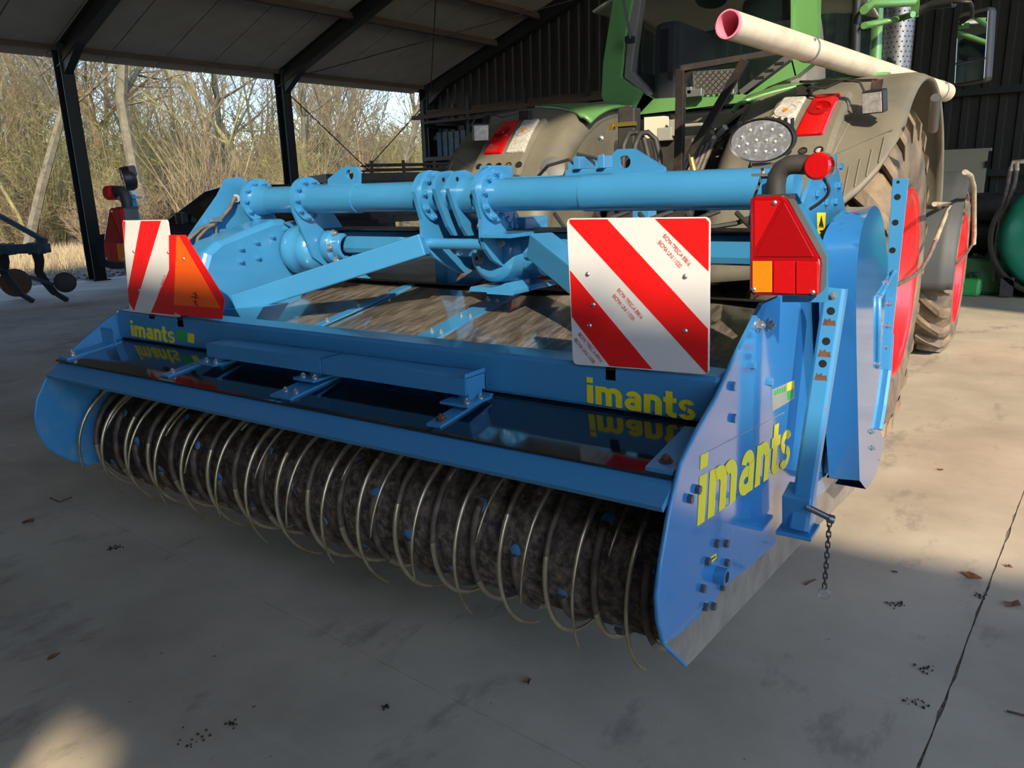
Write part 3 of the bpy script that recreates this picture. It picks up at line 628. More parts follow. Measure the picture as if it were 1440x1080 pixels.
def glyphs():
    "heavy grotesque lower-case letters built of bars and arcs, on a unit x-height grid"
    P = []; ox = 0.0; W_ = .34
    def rect(x0, y0, x1, y1): P.append([(x0+ox, y0), (x1+ox, y0), (x1+ox, y1), (x0+ox, y1)])
    def arc(cx, cy, rx, ry, a0, a1, w=W_, n=14):
        for k in range(n):
            t0, t1 = math.radians(a0+(a1-a0)*k/n), math.radians(a0+(a1-a0)*(k+1)/n)
            P.append([(ox+cx+rx*math.cos(t), cy+ry*math.sin(t)) for t in (t0, t1)]+[(ox+cx+(rx-w)*math.cos(t), cy+(ry-w*.86)*math.sin(t)) for t in (t1, t0)])
    rect(0, 0, W_, 1.0); rect(0, 1.13, W_, 1.42); ox += W_+.13              # i
    rect(0, 0, W_, 1.0)
    for dx in (0, .56): rect(dx+.56, 0, dx+.56+W_, .62); arc(dx+.56+W_-.45, .60, .45, .42, 0, 128)
    ox += .56*2+W_+.13                                                     # m
    arc(.43, .32, .43, .34, 40, 330, .30); rect(.55, 0, .55+W_, .66); arc(.55+W_-.42, .64, .42, .38, 0, 160, .32); ox += .55+W_+.13   # a
    rect(0, 0, W_, 1.0); rect(.58, 0, .58+W_, .62); arc(.58+W_-.46, .60, .46, .42, 0, 128); ox += .58+W_+.08   # n
    rect(.12, .18, .12+W_, 1.32); rect(0, .74, .66, 1.0); arc(.50, .32, .38, .34, 180, 275, .30); rect(.48, -.02, .66, .24); ox += .74      # t
    arc(.42, .71, .40, .31, 20, 262, .27); arc(.42, .29, .42, .31, -160, 82, .27); ox += .86        # s
    return P, ox
GLY, GW = glyphs()
def logo(parent, tl, tr, bl, off, m='yellow'):
    tl, tr, bl = Vector(tl), Vector(tr), Vector(bl); U = (tr-tl)/GW; V = (tl-bl)/1.42; n = U.cross(V).normalized(); b = MB()
    for poly in GLY:
        k = len(poly); top = [bl+U*x+V*y+n*(off+1.2e-5*(len(b.f) % 97)) for x, y in poly]; b.add(top+[p-n*.0004 for p in top], [tuple(range(k)), tuple(range(2*k-1, k-1, -1))]+[(i, (i+1) % k, k+(i+1) % k, k+i) for i in range(k)])
    me = b.mesh('lettering', [m]); return link('lettering', me, parent)
# big lettering on the right plate: outlined sticker then letters
logo(SP, at(985, 640, 0, .0004), at(1115, 580, 0, .0004), at(980, 740, 0, .0004), .0008)
decal(SP, 'sticker', [at(*p, 0, 0) for p in ((1086, 548), (1117, 534), (1117, 560), (1086, 579))], 0, .0008, 'stickergrey')
decal(SP, 'sticker_badge', [at(*p, 0, 0.0008) for p in ((1107, 539), (1116, 535), (1116, 546), (1107, 550))], 0, .0008, 'yellow')
decal(SP, 'sticker_badge', [at(*p, 0, 0.0008) for p in ((1107, 551), (1116, 547), (1115, 559), (1107, 563))], 0, .0008, 'stickergreen')
for k in range(5): decal(SP, 'sticker_print', [at(1088.5+3.4*k+dx, 549.5-1.4*k+dy, 0, .0008) for dx, dy in ((0, 0), (2.4, -1), (2.4, 6), (0, 7))], 0, .0006, 'stickergreen')
decal(SP, 'lube_sticker', [at(*p, 0, 0) for p in ((998, 784), (1007, 778), (1007, 785), (999, 792))], 0, .001, 'yellow')
decal(SP, 'lube_symbol', [at(*p, 0, 0.001) for p in ((1000, 786), (1006, 781.5), (1006, 783.5), (1000, 788))], 0, .0006, 'holeblack')
b = MB(); b.tube([at(935, 905, 0, .0004), at(996, 845, 0, .0004)], .0012, 4); b.tube([at(984, 641, 0, .0004), at(1103, 580, 0, .0004)], .001, 4); b.tube([at(981, 742, 0, .0004), at(1108, 646, 0, .0004)], .001, 4); part('film_seam', b, 'stickergrey', SP)

# --- rear bar, main beam, smoked cover sheets
b = MB(); b.prism([(-.398, .966), (-.473, .924), (-.463, .908), (-.40, .94), (-.36, .96), (-.36, .972)], 0, XL+.05, -.012); RB = part('rear_bar', b, 'blue_worn', S, bev=.002)
b = MB(); b.bb((XL+.012, -.12, 1.015), (-.012, .0, 1.14)); MBm = part('main_beam', b, 'blue', S, bev=.012)
logo(MBm, at(825, 530, 1, -.1204), at(979, 553, 1, -.1204), at(826, 566, 1, -.1204), .0008)
logo(MBm, at(183, 450, 1, -.1204), at(245, 460, 1, -.1204), at(185, 472, 1, -.1204), .0008)
decal(MBm, 'sticker', [at(*p, 1, -.12) for p in ((248, 464), (262, 466), (262, 479), (248, 476))], 1, -.0008, 'stickergreen')
decal(MBm, 'sticker_badge', [at(*p, 1, -.1208) for p in ((264, 468), (273, 470), (273, 483), (264, 481))], 1, -.0008, 'yellow')
def gz(y): return .968+.13*(y+.40)
xs_ = [XL+.014, -2.03, -1.37, -.73, -.014]
for i in range(4):
    b = MB(); a, c = xs_[i]+.003, xs_[i+1]-.003
    b.prism([(-.41, gz(-.41)), (-.06, gz(-.06)), (-.06, gz(-.06)+.006), (-.41, gz(-.41)+.006)], 0, a, c); part('cover_sheet', b, 'smoked', S)
for x, wd, y1 in ((-2.01, .045, -.17), (-1.37, .10, -.13), (-.73, .05, -.13)):
    b = MB(); b.prism([(-.385, gz(-.385)+.006), (y1, gz(y1)+.006), (y1, gz(y1)+.014), (-.385, gz(-.385)+.014)], 0, x-wd/2, x+wd/2); st = part('clamp_strip', b, 'blue', S, bev=.001)
    nrm = Vector((0, -.13, 1))
    if wd > .08: bolts(st, [(x-.025, -.34, gz(-.34)+.014), (x+.025, -.34, gz(-.34)+.014)], nrm, B_S)
    else: bolts(st, [(x, -.35, gz(-.35)+.014)], nrm, B_R if x > -1 else B_S)
for x in (XL+.06, -.05):
    b = MB(); b.prism([(-.40, gz(-.40)+.006), (-.16, gz(-.16)+.006), (-.16, gz(-.16)+.016), (-.40, gz(-.40)+.016)], 0, x-.034, x+.034); st = part('clamp_strip', b, 'blue_worn' if x > -1 else 'blue', S); bolts(st, [(x, -.36, gz(-.36)+.016)], (0, -.13, 1), B_R if x > -1 else B_M)
b = MB(); b.bb((XL+.012, -.2, 1.0), (XL+.11, -.19, 1.075)); part('end_gusset', b, 'blue', S)
# tray boxes on the strips
zt = 1.088
for x0, x1 in ((-1.93, -1.315), (-1.31, -.715)):
    b = MB(); b.bb((x0, -.25, zt-.004), (x1, -.15, zt)); b.bb((x0, -.252, zt-.052), (x1, -.246, zt)); b.bb((x0, -.156, zt-.052), (x1, -.15, zt)); b.bb((x0, -.25, zt-.05), (x0+.005, -.15, zt)); b.bb((x1-.005, -.25, zt-.05), (x1, -.15, zt+.012 if x1 > -1 else zt))
    t_ = part('step_box', b, 'blue_worn', S, bev=.001)
for x in (-1.90, -1.37, -.735):
    b = MB(); b.box((x, -.225, gz(-.2)+.022), (.10, .12, .008)); pl = part('step_foot', b, 'blue', S); bolts(pl, [(x-.025, -.26, gz(-.2)+.026), (x+.03, -.26, gz(-.2)+.026)] if x < -1 else [(x+.03, -.26, gz(-.2)+.026), (x+.035, -.2, gz(-.2)+.026)], (0, 0, 1), B_S)
    b = MB(); b.bb((x-.02, -.235, gz(-.2)), (x+.02, -.17, zt-.05)); part('step_post', b, 'blue', S)

# --- spiked roller
cy, cz, RD = hub.y, hub.z, .205
b = MB(); b.revolve([(XL+.06, 0), (XL+.06, RD), (-.09, RD), (-.09, 0)], (0, cy, cz), 0, 64); ROL = part('roller_drum', b, 'drum', S)
b = MB(); b.cyl((XL+.01, cy, cz), (-.012, cy, cz), .035, 16); b.cyl((-.05, cy, cz), (-.012, cy, cz), .08, 20); part('roller_axle', b, 'steel', S)
def tine_mesh():
    "a curved tine: rib hugging the drum, then a polished hook leaving it"
    b = MB(); n = 30; sec = []
    for k in range(n+1):
        t = k/n; ang = math.radians(188*t); r = RD+.004+.088*t**2.2; w = .024*(1-t)**.45+.002 if t > .1 else .024; h = .015*(1-.75*t)+.001
        sec.append((ang, r, w*(.62 if t > .45 else 1-.38*t/.45), h))
    vs = []; fs = []; mi = []
    for a, r, w, h in sec:
        for dx, dr in ((-w/2, -h*.6), (w/2, -h*.6), (w/2, h*.4), (0, h), (-w/2, h*.4)):
            rr = r+dr; vs.append((dx, math.cos(a)*rr, math.sin(a)*rr))
    for k in range(n):
        for j in range(5):
            f = (k*5+j, k*5+(j+1) % 5, (k+1)*5+(j+1) % 5, (k+1)*5+j); b.f.append(list(f)); b.sm.append(True); b.m.append(1 if k > n*.36 else 0)
    b.v = vs; b.f.append([0, 1, 2, 3, 4]); b.m.append(0); b.sm.append(False); b.f.append([n*5+i for i in (4, 3, 2, 1, 0)]); b.m.append(1); b.sm.append(False)
    me = b.mesh('tine', ['rib', 'tine']); bm = bmesh.new(); bm.from_mesh(me); bmesh.ops.recalc_face_normals(bm, faces=bm.faces); bm.to_mesh(me); bm.free(); return me
TM = tine_mesh(); NT = 74
for i in range(NT):
    x = XL+.045+(i+.5)*(abs(XL)-.10)/NT
    ph = math.radians((i*97+15) % 360+rg.uniform(-4, 4))
    link('tine', TM, S, Matrix.Translation((x, cy, cz)) @ rotX(ph))
b = MB()
for i in range(NT):
    x = XL+.045+(i+.5)*(abs(XL)-.10)/NT; ph = math.radians((i*97+15) % 360)
    c = Vector((x, cy+(RD-.004)*math.cos(ph), cz+(RD-.004)*math.sin(ph))); d = Vector((0, math.cos(ph), math.sin(ph))); b.revolve([(.0, .03), (.004, .026), (.0055, .012), (.006, 0)], c, 0, 9) if False else b.tube([c, c+d*.0045, c+d*.0062], [rg.uniform(.018, .03), rg.uniform(.014, .02), .004], 9)
part('weld_paint', b, 'blue_scuffed', ROL)['kind'] = 'stuff'

# --- long scratched cover behind the beam, with strips
def cz2(y): return .975+.17*y
cx_ = [XL+.02, -2.0, -1.37, -.72, -.02]
for i in range(4):
    a, c = cx_[i]+.004, cx_[i+1]-.004
    b = MB(); b.grid(lambda s, t, a=a, c=c: Vector((a+(c-a)*s, .0+1.0*t, cz2(t)+.014*math.sin(s*PI)*math.sin(t*2.4)+.004*math.sin(s*9+t*5+i*2))), 26, 20); part('cover_panel', b, 'cover', S, solid=.006)
for x, wd in ((-2.0, .05), (-1.37, .105), (-.72, .05)):
    b = MB(); b.prism([(.0, cz2(0)+.006), (1.0, cz2(1)+.006), (1.0, cz2(1)+.014), (.0, cz2(0)+.014)], 0, x-wd/2, x+wd/2); st = part('clamp_strip', b, 'blue', S, bev=.001)
    pts = [(x+dx, y, cz2(y)+.014) for y in (.22, .42, .62, .82) for dx in ((-.024, .024) if wd > .08 else (0,))]; bolts(st, pts, (0, -.17, 1), B_S)
b = MB(); b.bb((XL+.01, 1.0, .55), (-.012, 1.03, 1.16)); b.prism([(1.0, 1.13), (1.16, 1.12), (1.16, 1.15), (1.0, 1.165)], 0, XL+.01, -.012); part('front_skirt', b, 'rubber', S)
b = MB(); b.bb((-1.9, 1.1, .5), (-.9, 1.2, .62)); b.bb((XL+.02, 1.05, .95), (-.02, 1.15, 1.05)); part('lower_crossmember', b, 'blue', S)
# rotor inside the hood
b = MB(); b.cyl((XL+.02, .75, .62), (-.02, .75, .62), .07, 16); part('spading_rotor', b, 'rib', S)
for k in range(9):
    x = -2.6+k*.3; a = k*1.3; b = MB(); c = Vector((x, .75, .62)); d = Vector((0, math.cos(a), math.sin(a)))
    b.bar(c, c+d*.28, .03, .05); b.box((0, 0, 0), (.16, .012, .14), T=basis(c+d*.3, d)); part('spade', b, 'steel_worn', S)

# --- upper torque tube
TY, TZ, TR = .6, 1.59, .062
for x0, x1, n in ((-2.64, -2.25, 'torque_tube'), (-2.25, -1.5, 'torque_tube'), (-1.5, -1.2, 'torque_tube'), (-1.2, -.03, 'torque_tube')):
    b = MB(); b.cyl((x0+.001, TY, TZ), (x1-.001, TY, TZ), TR, 40); part(n, b, 'blue', S)
for x0, x1 in ((-2.2, -1.92), (-.78, -.1)):
    b = MB(); b.pipe((x0, TY, TZ), (x1, TY, TZ), TR+.004, TR-.002, 40); part('tube_sleeve', b, 'blue', S)
b = MB(); b.pipe((-1.33, TY, TZ), (-1.2, TY, TZ), TR+.008, TR-.002, 40); part('tube_sleeve', b, 'blue', S)
b = MB(); b.revolve([(-2.64, TR), (-2.6, TR), (-2.56, TR), ], (0, TY, TZ), 0, 32); b.revolve([(-2.635, TR+.02), (-2.60, TR+.012), (-2.5, TR+.001)], (0, TY, TZ), 0, 32); part('tube_cone', b, 'blue', S)
def disc_poly(c, r, a0, a1, n=14): return [(c[0]+r*math.cos(a0+(a1-a0)*i/n), c[1]+r*math.sin(a0+(a1-a0)*i/n)) for i in range(n+1)]
def boltring(parent, x, r, n, me, sgn=1, a0=0, a1=2*PI):
    bolts(parent, [(x, TY+r*math.cos(a0+(a1-a0)*k/n), TZ+r*math.sin(a0+(a1-a0)*k/n)) for k in range(n)], (sgn, 0, 0), me)
# flange ring pair on the left, its leg going down to the drive housing
b = MB(); b.pipe((-2.62, TY, TZ), (-2.60, TY, TZ), TR+.042, TR-.01, 40); f_ = part('flange', b, 'blue', S, bev=.001); boltring(f_, -2.60, TR+.024, 10, B_BL)
leg = disc_poly((TY, TZ), TR+.04, math.radians(20), math.radians(200))+[(TY-.09, TZ-.06), (TY+.0, 1.32), (TY+.1, 1.25), (TY+.21, 1.27), (TY+.24, 1.36), (TY+.2, 1.46), (TY+.12, TZ-.03)]
b = MB(); b.prism(leg, 0, -2.27, -2.255); f_ = part('flange_leg', b, 'blue', S, bev=.001)
b = MB(); b.pipe((-2.255, TY, TZ), (-2.242, TY, TZ), TR+.038, TR-.01, 40); part('flange', b, 'blue', f_, bev=.001); boltring(f_, -2.242, TR+.022, 10, B_BL)
# the two heavy centre plates
def cplate(x, lab=None):
    poly = disc_poly((TY+.02, TZ), .105, math.radians(10), math.radians(168), 16)+[(.555, 1.50), (.555, 1.43), (.575, 1.385), (.62, 1.34), (.70, 1.30), (.80, 1.255), (.86, 1.25), (.90, 1.33), (.86, 1.45), (.80, 1.52)]
    b = MB(); b.prism([(y-.04, z) for y, z in poly], 0, x-.009, x+.009); o = part('centre_plate', b, 'blue', S, bev=.003, label=lab)
    for s_ in (1, -1) if x > -1.4 else (1,):
        b = MB(); b.pipe((x+s_*.009, TY, TZ), (x+s_*.022, TY, TZ), TR+.040, TR-.01, 40); part('flange', b, 'blue', o, bev=.001); boltring(o, x+s_*.022, TR+.024, 9, B_BL, s_, .2, 2*PI+.2)
    return o
CR = cplate(-1.20); CLp = cplate(-1.50)
bolts(CR, [at(px, py, 0, -1.19) for px, py in ((709, 301), (714, 308), (718, 316), (724, 318), (716, 326))], (1, 0, 0), B_BIG); bolts(CR, [at(703, 342, 0, -1.19)], (1, 0, 0), B_M)
bolts(CLp, [at(px, py, 0, -1.49) for px, py in ((636, 336), (648, 334))], (1, 0, 0), B_BIG); bolts(S, [at(598, 318, 1, .55)], (0, -1, .2), B_BIG)
# pair of hooked lugs on the tube
for x in (-1.405, -1.335):
    lug = [(.47+.03, 1.655), (.52+.02, 1.685), (.60, 1.69), (.72, 1.655), (.74, 1.6), (.70, 1.52), (.66, 1.46), (.665, 1.43), (.60, 1.43), (.565, 1.47), (.52, 1.55), (.49, 1.62)]
    b = MB(); b.prism(lug, 0, x-.009, x+.009); o = part('hook_lug', b, 'blue', S, bev=.003)
    b = MB(); b.cyl((x+.009, .545, 1.655), (x+.0105, .545, 1.655), .009, 14); part('pin_hole', b, 'holeblack', o)
# cross pipe between the plates
b = MB(); b.cyl((-1.50, .56, 1.40), (-1.2, .56, 1.40), .022, 20); part('cross_pipe', b, 'blue', S)
# gearbox
b = MB(); gx = at(690, 355, 1, .66).x; gy = .84; gzc = at(690, 360, 1, .66).z
b.revolve([(-.19, 0), (-.19, .085), (-.17, .108), (-.10, .118), (.05, .135), (.1, .13), (.16, .10), (.2, .05), (.2, 0)], (gx, gy, gzc), 1, 36)
b.cyl((gx-.15, gy, gzc), (gx+.16, gy, gzc), .095, 28); b.cyl((gx-.02, gy, gzc-.14), (gx-.02, gy, gzc+.13), .085, 24)
b.bb((gx-.1, gy-.08, gzc+.07), (gx+.11, gy+.1, gzc+.15)); GB = part('gearbox', b, 'blue', S, bev=.006)
b = MB(); b.prism([(.0, gzc-.135), (.13, gzc-.135), (.13, gzc-.11), (.10, gzc-.085), (.06, gzc-.10), (.0, gzc-.115)], 1, gy-.26, gy-.14); b.prism([(-.12, gzc-.135), (.12, gzc-.135), (.10, gzc-.115), (-.11, gzc-.115)], 1, gy-.22, gy+.1); 
part('gearbox_foot', b, 'blue', S, Matrix.Translation((gx+.03, 0, -.01)), bev=.006)
pp = at(673, 363, 1, .648); b = MB(); b.pipe((pp.x, pp.y, pp.z), (pp.x, pp.y-.014, pp.z), .021, .01, 6); b.pipe((pp.x, pp.y+.06, pp.z), (pp.x, pp.y, pp.z), .026, .01, 20); part('drain_plug', b, 'galv', GB)
b = MB()
b.prism([(-.09, .0), (.09, 0), (.09, .10), (.02, .07), (-.04, .06), (-.09, .09)], 1, gy-.10, gy-.08); part('gearbox_cap', b, 'blue', S, Matrix.Translation((gx-.02, 0, gzc+.07)), bev=.003)
b = MB(); b.prism([(.50, 1.43), (.78, 1.43), (.78, 1.445), (.50, 1.445)], 0, -1.19, -1.06); part('shelf_bracket', b, 'blue', S, bev=.002)
b = MB(); b.prism([(-1.51, 1.42), (-1.62, 1.425), (-1.62, 1.415), (-1.51, 1.37)], 1, .50, .8); part('shelf_bracket', b, 'blue', S, bev=.002)
# --- diagonal struts from the centre to the ends
def strut(p, q, h, w, lab=None, foot=True):
    b = MB(); b.bar(p, q, w, h); return part('strut', b, 'blue', S, bev=.006, label=lab)
STL = strut((-2.37, .24, 1.14), (-1.50, .54, 1.40), .09, .09); STR = strut((-.33, .24, 1.14), (-.985, .60, 1.40), .10, .10)
for x, s_ in ((-2.37, 1), (-.33, -1)):
    b = MB(); b.prism([(x-.05, .99), (x+.05*s_+.09*s_, 1.03), (x+.05*s_+.22*s_, 1.155), (x-.05, 1.12)], 1, .16, .30); part('strut_foot', b, 'blue', S, bev=.004)
# lower drive tube
b = MB(); b.bar((-2.2, .78, 1.385), (-1.2, .78, 1.385), .12, .115); b.bar((-1.2, .78, 1.385), (-.02, .78, 1.385), .12, .115); part('drive_tube', b, 'blue', S, bev=.03)
b = MB(); b.bar((-2.7, .78, 1.447), (-.02, .78, 1.447), .2, .006); part('top_plate', b, 'plastic', S)
b = MB(); b.revolve([(-2.245, .05), (-2.245, .085), (-2.20, .085), (-2.19, .066), (-2.14, .066), (-2.14, .05)], (0, .72, 1.365), 0, 28); f_ = part('drive_flange', b, 'blue', S, bev=.002)
bolts(f_, [(-2.19, .72+.075*math.cos(a), 1.365+.075*math.sin(a)) for a in (0, 1.05, 2.1, 3.14, 4.2, 5.2)], (1, 0, 0), B_M)
# --- left side drive: hood, cylinder, big side bracket
b = MB(); b.revolve([(-2.44, .05), (-2.44, .105), (-2.41, .12), (-2.37, .115), (-2.345, .10), (-2.34, .102), (-2.28, .095), (-2.27, .05)], (0, .66, 1.35), 0, 36); part('drive_housing', b, 'blue', S)
hood = [(.14, 1.24), (.13, 1.31), (.16, 1.375), (.23, 1.42), (.56, 1.50), (.63, 1.50), (.74, 1.40), (.78, 1.27), (.74, 1.15), (.66, 1.06), (.45, .99), (.25, .99), (.16, 1.10)]
b = MB(); n = len(hood); inner = [(y+(.42-y)*.10, z+(1.22-z)*.10) for y, z in hood]
b.add([(-2.62, y, z) for y, z in hood]+[(-2.47, y, z) for y, z in hood]+[(-2.45, y, z) for y, z in inner], [tuple(range(n)), tuple(range(3*n-1, 2*n-1, -1))]+[(i, (i+1) % n, n+(i+1) % n, n+i) for i in range(n)]+[(n+i, n+(i+1) % n, 2*n+(i+1) % n, 2*n+i) for i in range(n)])
HD = part('gear_hood', b, 'blue', S, bev=.02)
bolts(HD, [at(px, py, 0, -2.449) for px, py in ((338, 367), (338, 349), (360, 340), (382, 332), (401, 322), (411, 331), (422, 366), (362, 362))], (1, 0, 0), B_BL)
b = MB(); b.prism([(.60, 1.48), (.75, 1.40), (.80, 1.26), (.95, 1.24), (1.05, 1.36), (.9, 1.5)], 0, -2.5, -2.44); part('hood_wing', b, 'blue', S, bev=.004)
for sgn, x in ((-1, XL+.03), (1, -.02)):
    br = [(.0, 1.1), (.02, 1.16), (.26, 1.42), (.46, 1.62), (.52, 1.70), (.60, 1.705), (.70, 1.66), (.80, 1.5), (.86, 1.2), (.86, 1.1)] if sgn < 0 else [(.42, 1.20), (.42, 1.4), (.56, 1.50), (.80, 1.685), (1.04, 1.69), (1.30, 1.46), (1.32, 1.2)]
    b = MB(); b.prism(br, 0, x-.006, x+.006); o = part('end_bracket', b, 'blue', S, bev=.002)
    if sgn > 0: bolts(o, [at(px, py, 0, x+.007) for px, py in ((1172, 223), (1181, 234), (1179, 261), (1161, 285), (1174, 284), (1148, 273), (1160, 262))], (1, 0, 0), B_BIG); decal(o, 'warning_sticker', [at(*p, 0, x+.006) for p in ((1149, 299), (1161, 299), (1159, 334), (1150, 331))], 0, .001, 'yellow'); b = MB(); q = [at(*p, 0, x+.0075) for p in ((1155, 303), (1152, 318), (1157.5, 319))]; b.add([q[0], q[1], q[2]]+[v+Vector((.0004, 0, 0)) for v in q], [(0, 1, 2), (5, 4, 3)]); b.tube([at(1155, 304, 0, x+.0078), at(1151.5, 319, 0, x+.0078), at(1158, 320, 0, x+.0078), at(1155, 304, 0, x+.0078)], .0012, 4); b.tube([at(1153, 325, 0, x+.0078), at(1157, 325, 0, x+.0078)], .003, 4); part('warning_symbol', b, 'holeblack', o)
    else:
        bolts(o, [at(px, py, 0, x+.007) for px, py in ((1, 1),)] and [(x+.007, .2, 1.3), (x+.007, .3, 1.22)], (1, 0, 0), B_BL)
        b = MB(); b.tube([at(331, 277, 0, x+.02), at(324, 292, 0, x+.03), at(310, 309, 0, x+.03), at(290, 322, 0, x+.03), at(278, 335, 0, x+.03), at(276, 345, 0, x+.03), at(284, 354, 0, x+.02)], .009, 8); b.tube([at(300, 317, 0, x+.03), at(284, 320, 0, x+.03), at(266, 336, 0, x+.03), at(255, 348, 0, x+.02)], .009, 8); part('hose', b, 'dirtyhose', o)
        b = MB(); b.tube([at(303, 310, 0, x+.02), at(305, 335, 0, x+.02)], .006, 6); b.box(at(303, 309, 0, x+.03), (.03, .05, .02)); part('hose_clamp', b, 'galv', o); b = MB(); b.cyl(at(332, 279, 0, x+.001), at(332, 279, 0, x+.012), .02, 12); part('grommet', b, 'galv', o)
# lifting lugs on the tube
for pts_, hc in (([(463, 262), (463, 252), (481, 237), (494, 233), (502, 235), (506, 241), (506, 262)], (494, 246)), ([(863, 246), (863, 216), (870, 210), (893, 209), (935, 235), (937, 246)], (880, 228))):
    poly = [xz(px, py, TY) for px, py in pts_]; c = xz(*hc, TY)
    ang = sorted([(math.atan2(z-c[1], x-c[0]), x, z) for x, z in poly]); b = MB()
    n = len(poly); ring = [(c[0]+.019*math.cos(math.atan2(z-c[1], x-c[0])), c[1]+.019*math.sin(math.atan2(z-c[1], x-c[0]))) for x, z in poly]
    # finer: subdivide polygon edges so the hole is round
    P2 = []; 
    for i in range(n):
        a, c2 = Vector(poly[i]), Vector(poly[(i+1) % n])
        for k in range(5): P2.append(a+(c2-a)*k/5)
    R2 = [(c[0]+.023*math.cos(math.atan2(p.y-c[1], p.x-c[0])), c[1]+.023*math.sin(math.atan2(p.y-c[1], p.x-c[0]))) for p in P2]; m_ = len(P2)
    vs = [(p.x, TY-.01, p.y) for p in P2]+[(p[0], TY-.01, p[1]) for p in R2]+[(p.x, TY+.01, p.y) for p in P2]+[(p[0], TY+.01, p[1]) for p in R2]
    fs = []
    for i in range(m_):
        j = (i+1) % m_; fs += [(i, j, m_+j, m_+i), (2*m_+j, 2*m_+i, 3*m_+i, 3*m_+j), (j, i, 2*m_+i, 2*m_+j), (m_+i, m_+j, 3*m_+j, 3*m_+i)]
    b.add(vs, fs); part('lifting_lug', b, 'blue', S)
# headstock (three-point frame) seen behind the tube
b = MB()
for x in (-1.9, -.8): b.bb((x-.04, 1.12, .55), (x+.04, 1.2, 1.62))
b.bar((-1.86, 1.16, 1.1), (-1.5, 1.1, 1.28), .05, .07); b.bar((-1.9, 1.16, 1.58), (-.8, 1.16, 1.58), .08, .08); b.bb((-1.62, 1.1, 1.6), (-1.56, 1.3, 1.72)); b.bb((-1.14, 1.1, 1.6), (-1.08, 1.3, 1.72))
part('headstock', b, 'blue', S, bev=.006)
b = MB(); b.bb((-1.04, .9, 1.62), (-.82, 1.05, 1.68)); b.bb((-.99, .88, 1.68), (-.96, 1.02, 1.73)); b.bb((-.88, .88, 1.68), (-.85, 1.02, 1.73)); b.bb((-1.3, .9, 1.62), (-1.1, 1.0, 1.66)); part('top_link_bracket', b, 'blue', S, bev=.004)
b = MB(); b.tube([(-1.2, .95, 1.66), (-1.12, .9, 1.70), (-1.02, .9, 1.72), (-.98, .95, 1.67)], .007, 6); b.tube([(-.98, .9, 1.74), (-.93, 1.0, 1.72), (-.86, 1.1, 1.66)], .008, 6); part('hose', b, 'rubber', S)
b = MB()
for k in range(5):
    a = -1.15+k*.2; b.tube([(a, 1.0, 1.5), (a+.08, .95, 1.44), (a+.2, 1.0, 1.46), (a+.28, 1.15, 1.5)], .010, 6)
part('hose', b, 'rubber', S)

# --- warning panels
def W_panel(name, corners, y, nrm_dy, stripes, parent, rivs, lab=None, ncut=None):
    "corners TL,TR,BR,BL in picture points, panel stands in the plane y"
    TL, TR, BR, BL = [at(*c, 1, y) for c in corners]
    def Q(u, v): return TL*(1-u)*(1-v)+TR*u*(1-v)+BR*u*v+BL*(1-u)*v
    b = MB(); th = Vector((0, .003, 0)); c = .03
    rim = [Q(c, 0), Q(1-c, 0), Q(1-c*.3, c*.3), Q(1, c), Q(1, 1-c), Q(1-c*.3, 1-c*.3), Q(1-c, 1), Q(c, 1), Q(c*.3, 1-c*.3), Q(0, 1-c), Q(0, c), Q(c*.3, c*.3)]; n = len(rim)
    b.add(rim+[p+th for p in rim], [tuple(range(n)), tuple(range(2*n-1, n-1, -1))]+[(i, (i+1) % n, n+(i+1) % n, n+i) for i in range(n)])
    o = part(name, b, 'white', parent, label=lab)
    for poly in stripes:
        pts = [Q(u, v)+Vector((0, -.0009, 0)) for u, v in poly]; pb = [p+Vector((0, .0008, 0)) for p in pts]; m_ = len(pts); b = MB(); b.add(pts+pb, [tuple(range(m_)), tuple(range(2*m_-1, m_-1, -1))]+[(i, (i+1) % m_, m_+(i+1) % m_, m_+i) for i in range(m_)]); part('red_stripe', b, 'red', o)
    bolts(o, [Q(u, v)+Vector((0, -.001, 0)) for u, v in rivs], (0, -1, 0), RIV, 'rivet')
    return o, Q
_r = MB(); _r.revolve([(0, .0065), (.0025, .005), (.0035, .002), (.0036, 0)], (0, 0, 0), 2, 14); RIV = _r.mesh('rivet', ['galv'])
e = .008
strR = [[(.025, e), (.305, e), (1-e, .745), (1-e, .97), (.965, .985), (.79, .76), (.025, .03)], [(.64, e), (.97, e), (1-e, .03), (1-e, .345)], [(e, .36), (e, .675), (.29, .99), (.62, .99)]]
strR = [[(.02, e), (.305, e), (1-e, .70), (1-e, .985), (.985, 1-e), (.02, .03)], [(.64, e), (.97, e), (1-e, .03), (1-e, .335)], [(e, .345), (e, .665), (.29, 1-e), (.61, 1-e)]]
WPR, QR = W_panel('warning_panel', [(797, 307), (999, 305), (997, 527), (806, 512)], -.13, 0, strR, S, [(.145, .37), (.84, .37), (.145, .72), (.84, .72), (.18, .575)], 'square red and white striped panel below the tube')
for u, v in ((.135, .19), (.0, 0)) and ((.70, .10), (.37, .455), (.06, .77)):
    for k, s_ in enumerate(('BICMA TPESC-A 89816', 'BICMA UNI 11030')):
        a = QR(u+.012-.035*k, v+.0+.04*k)+Vector((0, -.0014, 0)); a2 = QR(u+.012-.035*k+.17, v+.04*k+.185)+Vector((0, -.0014, 0)); d = (a2-a); nn = Vector((-d.z, 0, d.x)).normalized()*-.011
        quadtext(WPR, s_, a, a+d*(1 if k == 0 else .86), a+(nn if nn.z < 0 else -nn), .0, 'reddark', .0)
strL = [[(e, .0+e), (.09, e), (.0+e, .28)], [(.46, e), (.92, e), (.45, .985), (.05, .985), (e, .93), (.0+e, .82), (.05, .70)], [(.99, .62), (.99, .99), (.78, .99), (.46, .985)]]
